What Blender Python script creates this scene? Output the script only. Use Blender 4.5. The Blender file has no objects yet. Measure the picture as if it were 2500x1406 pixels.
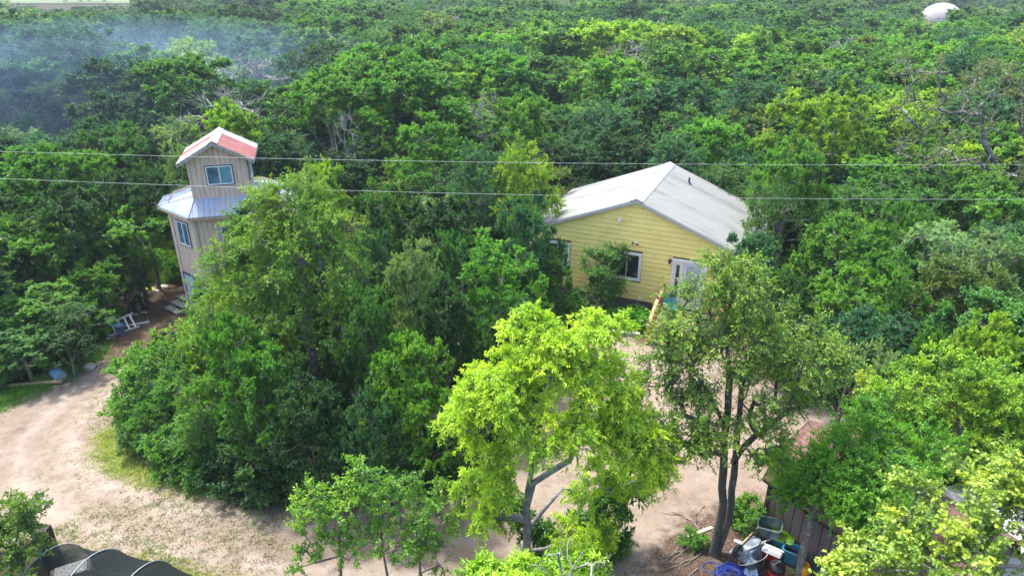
import bpy, math, random
import numpy as np
from mathutils import Vector, Matrix
R = math.radians
scene = bpy.context.scene
COL = scene.collection

# ------------------------------------------------------------------ camera, sky, sun, exposure
F_PX, CX, CY, PITCH, CAMH = 1691.5, 1250.0, 703.0, R(24.863), 15.0
cam_d = bpy.data.cameras.new("camera"); cam = bpy.data.objects.new("camera", cam_d); COL.objects.link(cam)
cam.location = (0, 0, CAMH); cam.rotation_euler = (R(90) - PITCH, 0, 0)
cam_d.sensor_width = 36.0; cam_d.lens = 36.0 * F_PX / 2500.0
cam_d.clip_start = 0.2; cam_d.clip_end = 8000
scene.camera = cam

SUN_EL, SUN_AZ = R(65), R(-48)          # azimuth measured from +Y (away from the camera), negative = left
world = bpy.data.worlds.new("World"); scene.world = world; world.use_nodes = True
wn = world.node_tree.nodes; wl = world.node_tree.links
sky = wn.new("ShaderNodeTexSky"); sky.sky_type = 'NISHITA'; sky.sun_disc = False
sky.sun_elevation = SUN_EL; sky.sun_rotation = SUN_AZ
sky.air_density = 1.0; sky.dust_density = 4.0; sky.ozone_density = 1.0
wl.new(sky.outputs[0], wn["Background"].inputs[0]); wn["Background"].inputs[1].default_value = 0.15
sd = bpy.data.lights.new("sun", 'SUN'); sd.energy = 2.1; sd.angle = R(5.0); sd.color = (1.0, 0.965, 0.9)
sun = bpy.data.objects.new("sun", sd); COL.objects.link(sun)
tosun = Vector((math.cos(SUN_EL) * math.sin(SUN_AZ), math.cos(SUN_EL) * math.cos(SUN_AZ), math.sin(SUN_EL)))
sun.rotation_euler = tosun.to_track_quat('Z', 'Y').to_euler(); sun.location = (0, 0, 60)
scene.view_settings.view_transform = 'Standard'; scene.view_settings.look = 'None'
scene.view_settings.exposure = 1.7; scene.view_settings.gamma = 1.0
cy = scene.cycles
cy.max_bounces = 6; cy.diffuse_bounces = 3; cy.glossy_bounces = 2; cy.transmission_bounces = 3
cy.transparent_max_bounces = 6; cy.volume_bounces = 0; cy.use_denoising = True
cy.use_adaptive_sampling = False; cy.sample_clamp_indirect = 4.0
cy.caustics_reflective = False; cy.caustics_refractive = False
cy.use_light_tree = False

# ------------------------------------------------------------------ measuring: photo pixel -> place
_F = np.array([0, math.cos(PITCH), -math.sin(PITCH)]); _U = np.array([0, math.sin(PITCH), math.cos(PITCH)])
_O = np.array([0, 0, CAMH])
def ray(px, py): return _F + np.array([1.0, 0, 0]) * (px - CX) / F_PX - _U * (py - CY) / F_PX
def at(px, py, z=0.0):
    d = ray(px, py); return _O + d * (z - CAMH) / d[2]
def atd(px, py, Y):
    d = ray(px, py); return _O + d * Y / d[1]
def proj(P):
    v = np.asarray(P, float) - _O; w = v @ _F
    return CX + F_PX * v[0] / w, CY - F_PX * (v @ _U) / w, w

def inpoly(x, y, poly):
    x = np.asarray(x, float); y = np.asarray(y, float); ins = np.zeros(x.shape, bool); n = len(poly)
    for i in range(n):
        x1, y1 = poly[i][:2]; x2, y2 = poly[(i + 1) % n][:2]
        if y1 == y2: continue
        c = ((y1 > y) != (y2 > y)) & (x < (x2 - x1) * (y - y1) / (y2 - y1) + x1)
        ins ^= c
    return ins
def polydist(x, y, poly):
    x = np.asarray(x, float); y = np.asarray(y, float); best = np.full(x.shape, 1e9); n = len(poly)
    for i in range(n):
        x1, y1 = poly[i][:2]; x2, y2 = poly[(i + 1) % n][:2]
        dx, dy = x2 - x1, y2 - y1; L = dx * dx + dy * dy + 1e-9
        t = np.clip(((x - x1) * dx + (y - y1) * dy) / L, 0, 1)
        best = np.minimum(best, np.hypot(x - x1 - t * dx, y - y1 - t * dy))
    return best
def wob(x, y, s=1.0, k=0.0):
    return (np.sin(x * 1.7 * s + 1.3 + k) * np.cos(y * 1.3 * s + .7 + k) + .6 * np.sin(x * 3.1 * s - y * 2.7 * s + 2 + k)
            + .4 * np.sin(x * 6.3 * s + y * 5.1 * s + k)) / 2.0

# ------------------------------------------------------------------ objects and tags
def tag(o, label=None, cat=None, group=None, kind=None):
    if label: o["label"] = label
    if cat: o["category"] = cat
    if group: o["group"] = group
    if kind: o["kind"] = kind
    return o
def empty(name, loc, rz=0, label=None, cat=None, group=None):
    o = bpy.data.objects.new(name, None); COL.objects.link(o); o.location = loc; o.rotation_euler = (0, 0, rz)
    o.empty_display_size = .3
    return tag(o, label, cat, group)
def mesh_np(name, V, counts, idx, mats, smooth=False, attrs=None, midx=None):
    me = bpy.data.meshes.new(name); V = np.asarray(V, np.float32)
    me.vertices.add(len(V)); me.vertices.foreach_set("co", V.ravel())
    idx = np.asarray(idx, np.int32); counts = np.asarray(counts, np.int32)
    me.loops.add(len(idx)); me.loops.foreach_set("vertex_index", idx)
    me.polygons.add(len(counts))
    st = np.zeros(len(counts), np.int32); st[1:] = np.cumsum(counts)[:-1]
    me.polygons.foreach_set("loop_start", st); me.polygons.foreach_set("loop_total", counts)
    for m in mats: me.materials.append(m)
    if midx is not None: me.polygons.foreach_set("material_index", np.asarray(midx, np.int32))
    me.polygons.foreach_set("use_smooth", np.full(len(counts), smooth))
    me.update(calc_edges=True)
    for k, (dom, arr) in (attrs or {}).items():
        a = me.attributes.new(k, 'FLOAT', dom); a.data.foreach_set("value", np.asarray(arr, np.float32))
    return me
def link(name, me, parent=None):
    o = bpy.data.objects.new(name, me); COL.objects.link(o)
    if parent is not None: o.parent = parent
    return o

class MB:
    def __init__(s): s.v = []; s.f = []
    def add(s, vs, fs):
        b = len(s.v); s.v += [tuple(map(float, v)) for v in vs]; s.f += [tuple(b + i for i in f) for f in fs]; return s
    def box(s, c, size, rz=0.0, M=None, taper=1.0):
        hx, hy, hz = size[0] / 2, size[1] / 2, size[2] / 2
        vs = []
        for z in (-hz, hz):
            t = taper if z > 0 else 1.0
            for x, y in ((-hx, -hy), (hx, -hy), (hx, hy), (-hx, hy)): vs.append(Vector((x * t, y * t, z)))
        m = (M if M is not None else Matrix.Rotation(rz, 3, 'Z'))
        vs = [m @ v + Vector(c) for v in vs]
        return s.add(vs, [(3, 2, 1, 0), (4, 5, 6, 7), (0, 1, 5, 4), (1, 2, 6, 5), (2, 3, 7, 6), (3, 0, 4, 7)])
    def bar(s, a, b, w, h=None):
        a = Vector(a); b = Vector(b); d = b - a; L = d.length; h = h or w
        q = d.to_track_quat('X', 'Z').to_matrix()
        return s.box((a + b) / 2, (L, w, h), M=q)
    def tube(s, pts, r, n=8, caps=True, closed=False):
        pts = [Vector(p) for p in pts]; N = len(pts); rr = r if isinstance(r, (list, tuple)) else [r] * N
        vs = []; ref = None
        for i, p in enumerate(pts):
            if closed: d = pts[(i + 1) % N] - pts[i - 1]
            else: d = pts[min(i + 1, N - 1)] - pts[max(i - 1, 0)]
            d.normalize()
            if ref is None: ref = d.orthogonal().normalized()
            ref = (ref - d * ref.dot(d)).normalized(); o = d.cross(ref)
            for k in range(n):
                a = 2 * math.pi * k / n; vs.append(p + (ref * math.cos(a) + o * math.sin(a)) * rr[i])
        fs = []
        for i in range(N if closed else N - 1):
            j = (i + 1) % N
            for k in range(n): fs.append((i * n + k, i * n + (k + 1) % n, j * n + (k + 1) % n, j * n + k))
        if caps and not closed: fs += [tuple(range(n))[::-1], tuple((N - 1) * n + k for k in range(n))]
        return s.add(vs, fs)
    def lathe(s, prof, c=(0, 0, 0), n=20, M=None, cap=True):
        vs = []; M = M or Matrix.Identity(3); c = Vector(c)
        for r, z in prof:
            for k in range(n):
                a = 2 * math.pi * k / n; vs.append(M @ Vector((r * math.cos(a), r * math.sin(a), z)) + c)
        fs = []
        for i in range(len(prof) - 1):
            for k in range(n): fs.append((i * n + k, i * n + (k + 1) % n, (i + 1) * n + (k + 1) % n, (i + 1) * n + k))
        if cap: fs += [tuple(range(n))[::-1], tuple((len(prof) - 1) * n + k for k in range(n))]
        return s.add(vs, fs)
    def prism(s, poly, z0, z1, M=None, c=(0, 0, 0)):
        M = M or Matrix.Identity(3); c = Vector(c); n = len(poly)
        vs = [M @ Vector((x, y, z0)) + c for x, y in poly] + [M @ Vector((x, y, z1)) + c for x, y in poly]
        fs = [tuple(range(n))[::-1], tuple(range(n, 2 * n))] + [(i, (i + 1) % n, n + (i + 1) % n, n + i) for i in range(n)]
        return s.add(vs, fs)
    def build(s, name, m, parent=None, smooth=False, bevel=0.0, label=None):
        me = bpy.data.meshes.new(name); me.from_pydata(s.v, [], s.f); me.materials.append(m); me.update()
        if smooth: me.polygons.foreach_set("use_smooth", [True] * len(me.polygons))
        o = link(name, me, parent)
        if bevel:
            b = o.modifiers.new("bevel", 'BEVEL'); b.width = bevel; b.segments = 2; b.limit_method = 'ANGLE'
        if label: o["label"] = label
        return o

# ------------------------------------------------------------------ materials
def mat(name, c, rough=.7, metal=0.0, var=.18, vs=3.0, bump=.0, bs=30.0, spec=.5, c2=None, alpha=1.0, c2s=1.2, c2t=(.45, .65), coat=0.0, stretch=None):
    m = bpy.data.materials.new(name); m.use_nodes = True; nt = m.node_tree; N = nt.nodes; L = nt.links
    b = N["Principled BSDF"]; b.inputs["Roughness"].default_value = rough; b.inputs["Metallic"].default_value = metal
    b.inputs["Specular IOR Level"].default_value = spec; b.inputs["Alpha"].default_value = alpha
    b.inputs["Coat Weight"].default_value = coat
    tc = N.new("ShaderNodeTexCoord"); src = tc.outputs["Object"]
    if stretch:
        mp = N.new("ShaderNodeMapping"); mp.inputs["Scale"].default_value = stretch; L.new(src, mp.inputs[0]); src = mp.outputs[0]
    n1 = N.new("ShaderNodeTexNoise"); n1.inputs["Scale"].default_value = vs; n1.inputs["Detail"].default_value = 6; L.new(src, n1.inputs["Vector"])
    mr = N.new("ShaderNodeMapRange"); mr.inputs[1].default_value = .3; mr.inputs[2].default_value = .7
    mr.inputs[3].default_value = 1 - var; mr.inputs[4].default_value = 1 + var; L.new(n1.outputs[0], mr.inputs[0])
    base = N.new("ShaderNodeRGB"); base.outputs[0].default_value = (*c, 1); out = base.outputs[0]
    if c2:
        n2 = N.new("ShaderNodeTexNoise"); n2.inputs["Scale"].default_value = c2s; n2.inputs["Detail"].default_value = 8
        n2.inputs["Roughness"].default_value = .65; L.new(src, n2.inputs["Vector"])
        r2 = N.new("ShaderNodeMapRange"); r2.inputs[1].default_value = c2t[0]; r2.inputs[2].default_value = c2t[1]; L.new(n2.outputs[0], r2.inputs[0])
        mx = N.new("ShaderNodeMix"); mx.data_type = 'RGBA'; mx.inputs["B"].default_value = (*c2, 1)
        L.new(r2.outputs[0], mx.inputs["Factor"]); L.new(out, mx.inputs["A"]); out = mx.outputs["Result"]
    vm = N.new("ShaderNodeVectorMath"); vm.operation = 'SCALE'; L.new(out, vm.inputs[0]); L.new(mr.outputs[0], vm.inputs["Scale"])
    L.new(vm.outputs[0], b.inputs["Base Color"])
    if bump:
        n3 = N.new("ShaderNodeTexNoise"); n3.inputs["Scale"].default_value = bs; n3.inputs["Detail"].default_value = 5; L.new(src, n3.inputs["Vector"])
        bp = N.new("ShaderNodeBump"); bp.inputs["Strength"].default_value = bump; bp.inputs["Distance"].default_value = .02
        L.new(n3.outputs[0], bp.inputs["Height"]); L.new(bp.outputs[0], b.inputs["Normal"])
    return m

def leaf_mat(name):
    """colour = the tree's own tint (custom property or instance attribute) varied leaf by leaf"""
    m = bpy.data.materials.new(name); m.use_nodes = True; nt = m.node_tree; N = nt.nodes; L = nt.links
    N.remove(N["Principled BSDF"]); out = N["Material Output"]
    at_ = N.new("ShaderNodeAttribute"); at_.attribute_type = 'INSTANCER'; at_.attribute_name = "tint"
    v = N.new("ShaderNodeAttribute"); v.attribute_name = "v"
    ramp = N.new("ShaderNodeValToRGB"); L.new(v.outputs["Fac"], ramp.inputs[0])
    e = ramp.color_ramp.elements
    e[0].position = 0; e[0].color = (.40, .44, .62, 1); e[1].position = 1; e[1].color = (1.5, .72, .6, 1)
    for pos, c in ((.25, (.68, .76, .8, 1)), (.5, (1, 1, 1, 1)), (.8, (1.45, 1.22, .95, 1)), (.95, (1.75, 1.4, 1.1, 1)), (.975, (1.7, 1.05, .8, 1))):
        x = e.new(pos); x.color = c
    mul = N.new("ShaderNodeVectorMath"); mul.operation = 'MULTIPLY'; L.new(at_.outputs["Color"], mul.inputs[0]); L.new(ramp.outputs[0], mul.inputs[1])
    d = N.new("ShaderNodeBsdfDiffuse"); t = N.new("ShaderNodeBsdfTranslucent"); g = N.new("ShaderNodeBsdfGlossy")
    g.inputs["Roughness"].default_value = .5; g.inputs["Color"].default_value = (.9, 1, .95, 1)
    L.new(mul.outputs[0], d.inputs[0])
    tm = N.new("ShaderNodeVectorMath"); tm.operation = 'MULTIPLY'; tm.inputs[1].default_value = (1.05, 1.2, .5); L.new(mul.outputs[0], tm.inputs[0]); L.new(tm.outputs[0], t.inputs[0])
    m1 = N.new("ShaderNodeMixShader"); m1.inputs[0].default_value = .42; L.new(d.outputs[0], m1.inputs[1]); L.new(t.outputs[0], m1.inputs[2])
    m2 = N.new("ShaderNodeMixShader"); m2.inputs[0].default_value = .035; L.new(m1.outputs[0], m2.inputs[1]); L.new(g.outputs[0], m2.inputs[2])
    L.new(m2.outputs[0], out.inputs[0])
    return m
LEAF = leaf_mat("leaf")
BARK = mat("bark", (.15, .135, .115), .9, var=.3, vs=9, bump=.6, bs=40, c2=(.27, .28, .25), c2s=5, c2t=(.5, .62))
BARK_PALE = mat("pale_bark", (.22, .215, .205), .9, var=.25, vs=9, bump=.5, bs=40, c2=(.13, .13, .12), c2s=6, c2t=(.5, .6))
DEADWOOD = mat("dead_wood", (.25, .25, .25), .9, var=.2, vs=9, bump=.3, bs=40)
HAZE, SMOKE = 0.0004, 0.0026
# ------------------------------------------------------------------ trees: skeleton, twigs, leaves
SHAPES = {
    'oval': [(0, 0), (-.5, .5), (0, 1), (.5, .5)],
    'lance': [(0, 0), (-.5, .38), (0, 1), (.5, .38)],
    'lobed': [(0, 0), (-.22, .3), (-.5, .42), (-.24, .6), (-.48, .88), (0, 1), (.48, .88), (.24, .6), (.5, .42), (.22, .3)],
}
def unit(a): return a / (np.linalg.norm(a, axis=-1, keepdims=True) + 1e-9)

def sprout(rng, lobes, trunk, seg=.45, wig=.16, sag=.0):
    """trunk: polylines [(x,y,z,r)..]; lobes: (centre, radii, n, shell). Returns nodes, parents, tips, out-directions."""
    pos = []; par = []; own = []
    for pl in trunk:
        prev = -1
        if pos and pl is not trunk[0]:
            d = [np.linalg.norm(np.array(p) - pl[0][:3]) for p in pos]; prev = int(np.argmin(d))
        for i, q in enumerate(pl):
            q = np.array(q, float)
            if prev >= 0:
                a = np.array(pos[prev]); n = max(1, int(np.linalg.norm(q[:3] - a) / seg))
                for k in range(1, n + 1):
                    c = a + (q[:3] - a) * k / n + (rng.normal(0, .02, 3) if k < n else 0)
                    pos.append(c); par.append(prev); own.append(q[3]); prev = len(pos) - 1
            else:
                pos.append(q[:3]); par.append(-1); own.append(q[3]); prev = 0
    base = np.array(pos[0]); tips = []; outs = []
    tg = []
    for c, rad, n, shell in lobes:
        c = np.array(c, float); rad = np.array(rad, float)
        bl = unit(rng.normal(size=(7, 3))); amp = rng.uniform(-.28, .32, 7)
        for _ in range(n):
            while True:
                d = unit(rng.normal(size=3))
                if d[2] > -.45 or rng.random() < .35: break
            s = 1 + float(np.sum(amp * np.maximum(0, bl @ d) ** 4))
            r = shell + (1 - shell) * rng.random() ** .6
            tg.append((c + d * rad * r * s, unit(d * rad[::-1].mean() / rad + 1e-6)))
    tg.sort(key=lambda t: np.linalg.norm(t[0] - base))
    for t, o in tg:
        P = np.array(pos); dd = np.linalg.norm(P - t, axis=1) + .6 * np.maximum(0, P[:, 2] - t[2] + .2)
        dd[0] += 1.0
        j = int(np.argmin(dd)); a = P[j]; L = np.linalg.norm(t - a); n = max(2, int(L / seg)); prev = j
        off = rng.normal(0, wig * L, 3)
        for k in range(1, n + 1):
            s = k / n; c = a + (t - a) * s + off * 4 * s * (1 - s) * .6 + rng.normal(0, .03, 3) * (k < n)
            c[2] += -sag * L * s * (1 - s) * 2
            pos.append(c); par.append(prev); own.append(0); prev = len(pos) - 1
        tips.append(prev); outs.append(o)
    return np.array(pos), np.array(par), np.array(own), np.array(tips, int), np.array(outs)

def tubes(pos, par, rad, minr, n=5):
    """branch surface with a ring per node; side branches get their own starting ring"""
    N = len(pos); V = []; Fc = []
    d = np.zeros((N, 3)); ok = par >= 0; d[ok] = pos[ok] - pos[par[ok]]; d[~ok] = (0, 0, 1); d = unit(d)
    child = {}
    for i in range(N):
        p = par[i]
        if p >= 0 and (p not in child or rad[i] > rad[child[p]]): child[p] = i
    ring = {}
    ang = np.arange(n) * 2 * math.pi / n
    def mk(p, dr, r):
        ref = np.array([1, 0, 0.]) if abs(dr[0]) < .8 else np.array([0, 1., 0])
        ref = ref - dr * (ref @ dr); ref /= np.linalg.norm(ref); o = np.cross(dr, ref)
        b = len(V)
        for a in ang: V.append(p + (ref * math.cos(a) + o * math.sin(a)) * r)
        return b
    for i in range(N):
        if par[i] < 0: ring[i] = mk(pos[i], d[i], rad[i]); continue
        if rad[i] < minr: continue
        p = par[i]
        a = ring[p] if (child[p] == i and p in ring) else mk(pos[p], d[i], min(rad[p], rad[i] * 1.15))
        b = ring[i] = mk(pos[i], d[i], rad[i])
        for k in range(n): Fc.append((a + k, a + (k + 1) % n, b + (k + 1) % n, b + k))
    return V, Fc

def make_tree(seed, lobes, trunk, leaf=('oval', .12, .07), twigs=9, per=22, tl=.55, droop=.25, up=.3, bark=None,
              tipr=.012, pw=.5, bare=.06, leafup=.8, vr=(.1, .9), seg=.45, wig=.16, twr=.006, flat=1.0, brown=.0, rmul=1.0, sag=0.0):
    rng = np.random.default_rng(seed)
    pos, par, own, tips, outs = sprout(rng, lobes, trunk, seg, wig, sag)
    N = len(pos); cnt = np.zeros(N)
    cnt[tips] += 1
    for i in range(N - 1, 0, -1):
        if par[i] >= 0: cnt[par[i]] += cnt[i]
    rad = tipr * np.maximum(cnt, 1) ** pw * rmul
    rad = np.where(own > 0, np.maximum(own, 0), rad)
    for i in range(1, N):
        if par[i] >= 0: rad[i] = min(rad[i], rad[par[i]])
    V, Fc = tubes(pos, par, rad, tipr * .5, 6 if rad[0] > .12 else 5)
    # twigs
    T = np.repeat(np.arange(len(tips)), twigs); n = len(T); o = outs[T]
    td = unit(o * .7 + rng.normal(size=(n, 3)) * .75 * np.array([1, 1, flat]) + np.array([0, 0, up]))
    L = tl * rng.uniform(.45, 1.15, n); st = pos[tips][T] + rng.normal(0, .04, (n, 3))
    dr = np.array([0, 0, -1.0]) * droop
    end = st + td * L[:, None] + dr * (L ** 1.0)[:, None]
    b = len(V); ref = unit(np.cross(td, rng.normal(size=(n, 3)))); ref2 = np.cross(td, ref)
    mid = st + td * L[:, None] * .5 + dr * (L * .25)[:, None]
    TV = np.stack([st + ref * twr, st - ref * twr * .5 + ref2 * twr, st - ref * twr * .5 - ref2 * twr,
                   mid + ref * twr * .7, mid - ref * twr * .35 + ref2 * twr * .7, mid - ref * twr * .35 - ref2 * twr * .7, end], 1).reshape(-1, 3)
    k = np.arange(n) * 7 + b
    qf = np.concatenate([np.stack([k + i, k + (i + 1) % 3, k + 3 + (i + 1) % 3, k + 3 + i], 1) for i in range(3)])
    tf = np.concatenate([np.stack([k + 3 + i, k + 3 + (i + 1) % 3, k + 6], 1) for i in range(3)])
    V = np.concatenate([np.array(V), TV]) if V else TV
    counts = np.concatenate([np.full(len(Fc) + len(qf), 4), np.full(len(tf), 3)])
    idx = np.concatenate([np.array(Fc).ravel(), qf.ravel(), tf.ravel()])
    trunk_me = mesh_np("trunk", V, counts, idx, [bark or BARK], smooth=True)
    if leaf is None: return trunk_me, None
    # leaves
    keep = rng.random(len(tips)) > bare
    kt = keep[T]; q = np.repeat(np.nonzero(kt)[0], per); m = len(q)
    s = rng.uniform(.12, 1.08, m) ** .8
    p = st[q] + td[q] * (L[q] * s)[:, None] + dr * (L[q] * s * s)[:, None] + rng.normal(0, .02, (m, 3))
    ld = unit(td[q] * .55 + rng.normal(size=(m, 3)) * .7 + np.array([0, 0, -droop * 1.3]))
    nn = unit(rng.normal(size=(m, 3)) * .5 + o[q] * .8 + np.array([0, 0, leafup * .6]))
    sd = unit(np.cross(nn, ld)); nn = np.cross(ld, sd)
    shp = SHAPES[leaf[0]]; K = len(shp); sz = rng.uniform(.65, 1.25, m)
    ll = leaf[1] * sz; lw = leaf[2] * sz
    LV = np.stack([p + sd * (x * lw)[:, None] + ld * (y * ll)[:, None] + nn * ((abs(x) * .5 - y * y * .25) * lw)[:, None] for x, y in shp], 1).reshape(-1, 3)
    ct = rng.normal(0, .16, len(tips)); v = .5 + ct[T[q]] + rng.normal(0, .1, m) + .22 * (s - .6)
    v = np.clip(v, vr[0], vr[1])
    if brown > 0:
        bc = rng.random(len(tips)) < brown; v = np.where(bc[T[q]] & (rng.random(m) < .6), rng.uniform(.96, 1.0, m), v)
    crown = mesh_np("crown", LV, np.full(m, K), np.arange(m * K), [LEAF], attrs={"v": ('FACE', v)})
    return trunk_me, crown

def proto_dome(seed, H=6.5, Rr=2.2, Rz=2.1, n=70, lean=.3, forks=2, shell=.6, nl=9, base_r=.13, **kw):
    """ordinary forest tree: short stem, a few forks and a crown of several overlapping lobes"""
    rng = np.random.default_rng(seed + 1000); zc = H - Rz * 1.0
    top = np.array([rng.uniform(-lean, lean), rng.uniform(-lean, lean), zc])
    tr = [[(0, 0, -.15, base_r), (top[0] * .3 + rng.normal(0, .08), top[1] * .3, zc * .35, base_r * .85), (top[0] * .7, top[1] * .7 + rng.normal(0, .1), zc * .7, base_r * .6), (top[0], top[1], zc + Rz * .1, base_r * .3)]]
    for k in range(forks):
        a = rng.uniform(0, 6.28); r = Rr * .45
        tr.append([(top[0] * .3, top[1] * .3, zc * .38, base_r * .6), (math.cos(a) * r * .6, math.sin(a) * r * .6, zc * .68, base_r * .5), (math.cos(a) * r, math.sin(a) * r, zc * .95, base_r * .28)])
    lobes = [((top[0], top[1], zc + Rz * .1), (Rr * .55, Rr * .55, Rz * .85), int(n * .22), shell)]
    for k in range(nl):                                    # two staggered rings of separate leafy heads
        ring = k % 2; a = 6.28 * (k + rng.uniform(-.3, .3)) / nl; rr = Rr * rng.uniform(.30, .44)
        ro = Rr * ((.72 if ring else .42) + rng.uniform(-.08, .1)); h = zc + Rz * ((-.25 if ring else .45) + rng.uniform(-.2, .2))
        lobes.append(((math.cos(a) * ro + top[0] * .5, math.sin(a) * ro + top[1] * .5, h), (rr, rr, rr * rng.uniform(.65, .95)), max(4, int(n * .78 / nl)), shell))
    return make_tree(seed, lobes, tr, **kw)
def proto_cone(seed, H=6, Rr=1.5, n=90, **kw):
    lobes = []
    for k in range(7):
        z = H * (.14 + .8 * k / 7); r = Rr * (1 - .82 * k / 7)
        lobes.append(((0, 0, z), (r, r, H * .1), int(n * (r / Rr + .15) / 4), .55))
    return make_tree(seed, lobes, [[(0, 0, -.1, .1), (.05, 0, H * .5, .07), (0, .04, H * .93, .02)]], **kw)

PROTO = {}
for i in range(5): PROTO['oak', i] = proto_dome(10 + i, n=104, twigs=10, per=33, leaf=('oval', .105, .066), tl=.42, droop=.06, up=.45)
for i in range(4): PROTO['elm', i] = proto_dome(30 + i, H=6.8, Rz=2.5, n=92, twigs=10, per=34, leaf=('oval', .095, .05), tl=.62, droop=.2, up=.3, shell=.5, leafup=.6)
for i in range(2): PROTO['open', i] = proto_dome(50 + i, H=6.5, Rz=2.0, n=72, twigs=9, per=18, leaf=('oval', .12, .06), tl=.6, droop=.2, up=.25, shell=.4, base_r=.17, bare=.22)
for i in range(2): PROTO['juniper', i] = proto_cone(60 + i, twigs=10, per=24, leaf=('lance', .15, .045), tl=.42, droop=-.1, up=.6, leafup=.3)
for i in range(2): PROTO['dead', i] = proto_dome(70 + i, n=46, twigs=8, per=0, leaf=None, tl=.7, droop=.05, up=.3, bark=DEADWOOD, tipr=.014, twr=.008, base_r=.14)
for i in range(3): PROTO['shrub', i] = make_tree(80 + i, [((0, 0, .75), (.95, .95, .8), 24, .45), ((.4, .25, .5), (.6, .6, .5), 9, .4), ((-.45, -.2, .5), (.6, .6, .55), 9, .4)],
        [[(0, 0, -.05, .03), (.05, .03, .5, .02)]], twigs=8, per=22, leaf=('oval', .11, .06), tl=.42, droop=.1, up=.35, tipr=.006, twr=.004)
for i in range(3): PROTO['brush', i] = make_tree(90 + i, [((0, 0, 1.5), (1.2, 1.2, 1.35), 30, .5), ((.7, .5, 1.0), (.75, .75, .8), 12, .45), ((-.75, -.3, 1.1), (.75, .8, .85), 12, .45), ((.1, -.8, .8), (.7, .6, .7), 9, .45)],
        [[(0, 0, -.05, .04), (.05, .03, 1.2, .03)]], twigs=8, per=20, leaf=('oval', .13, .075), tl=.42, droop=.1, up=.35, tipr=.007, twr=.005)
NV = {'brush': 3, 'oak': 5, 'elm': 4, 'open': 2, 'juniper': 2, 'dead': 2, 'shrub': 3}
PH = {'brush': (3.1, 1.75), 'oak': (6.6, 2.35), 'elm': (6.95, 2.5), 'open': (6.6, 2.4), 'juniper': (6.0, 1.7), 'dead': (6.6, 2.4), 'shrub': (1.65, 1.25)}

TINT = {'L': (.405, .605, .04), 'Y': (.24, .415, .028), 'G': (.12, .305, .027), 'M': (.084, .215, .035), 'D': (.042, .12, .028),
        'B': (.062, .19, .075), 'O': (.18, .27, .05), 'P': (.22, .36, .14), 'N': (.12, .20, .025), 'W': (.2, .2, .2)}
TREES = []       # everything countable that carries leaves, for spacing and for the labels
def plant(kind, var, loc, w, h, tint, rz, name=None, label=None, cat='tree', group=None):
    tme, cme = PROTO[kind, var]; ph, pr = PH[kind]; sx = w / 2 / pr; sz = h / ph
    nm = name or {'oak': 'oak_tree', 'elm': 'elm_tree', 'open': 'sparse_oak_tree', 'juniper': 'juniper_tree', 'dead': 'dead_tree', 'shrub': 'shrub'}[kind]
    o = empty(nm, loc, rz, label, cat, group); o.scale = (sx, sx, sz)
    link("trunk" if kind != 'shrub' else "stem", tme, o)
    if cme is not None:
        c = link("crown" if kind != 'shrub' else "foliage", cme, o); c["tint"] = tint
    return o
# ------------------------------------------------------------------ ground, driveway, field
def gpoly(pts): return [tuple(at(x, y)[:2]) for x, y in pts]
OUT = gpoly([(-260, 1090), (0, 985), (120, 935), (215, 888), (262, 842), (300, 800), (330, 755), (360, 708), (430, 690), (470, 705), (450, 790),
             (380, 850), (330, 905), (290, 960), (262, 1030), (244, 1090), (262, 1150), (340, 1178), (450, 1190), (560, 1212), (640, 1232), (760, 1240), (900, 1225), (1060, 1212), (1150, 1190),
             (1215, 1110), (1290, 1010), (1370, 920), (1420, 860), (1450, 822), (1530, 832), (1600, 830), (1720, 832), (1800, 850), (1880, 900), (1990, 960), (2080, 1010), (2060, 1100), (1960, 1150),
             (1885, 1215), (1860, 1290), (1800, 1340), (1700, 1400), (1600, 1450), (1500, 1560), (900, 1560), (620, 1480), (470, 1425), (330, 1362), (200, 1328), (60, 1300), (-200, 1330)])
def sandmask(x, y):
    d = polydist(x, y, OUT); ins = inpoly(x, y, OUT); sd_ = np.where(ins, d, -d)
    return sd_ + .35 * wob(x, y, 1.1) + .12 * wob(x, y, 4.3, 2)
def gz(x, y):
    x = np.asarray(x, float); y = np.asarray(y, float)
    return .035 * wob(x, y, .35) * np.clip((60 - np.hypot(x, y)) / 20, 0, 1)
def smat():
    m = bpy.data.materials.new("earth"); m.use_nodes = True; nt = m.node_tree; N = nt.nodes; L = nt.links; b = N["Principled BSDF"]
    b.inputs["Roughness"].default_value = .95; b.inputs["Specular IOR Level"].default_value = .1
    geo = N.new("ShaderNodeNewGeometry")
    def noise(s, det=6, ro=.6):
        n = N.new("ShaderNodeTexNoise"); n.inputs["Scale"].default_value = s; n.inputs["Detail"].default_value = det; n.inputs["Roughness"].default_value = ro
        L.new(geo.outputs["Position"], n.inputs["Vector"]); return n.outputs[0]
    def mr(v, a, b_, c=0, d=1):
        n = N.new("ShaderNodeMapRange"); 
        for i, q in enumerate((a, b_, c, d)): n.inputs[i + 1].default_value = q
        L.new(v, n.inputs[0]); return n.outputs[0]
    def mix(f, A, B):
        n = N.new("ShaderNodeMix"); n.data_type = 'RGBA'; L.new(f, n.inputs["Factor"])
        for k, q in (("A", A), ("B", B)):
            if isinstance(q, tuple): n.inputs[k].default_value = (*q, 1)
            else: L.new(q, n.inputs[k])
        return n.outputs["Result"]
    def math_(op, a, b_):
        n = N.new("ShaderNodeMath"); n.operation = op
        for i, q in enumerate((a, b_)):
            if isinstance(q, (int, float)): n.inputs[i].default_value = q
            else: L.new(q, n.inputs[i])
        return n.outputs[0]
    return m, N, L, b, noise, mr, mix, math_
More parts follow.
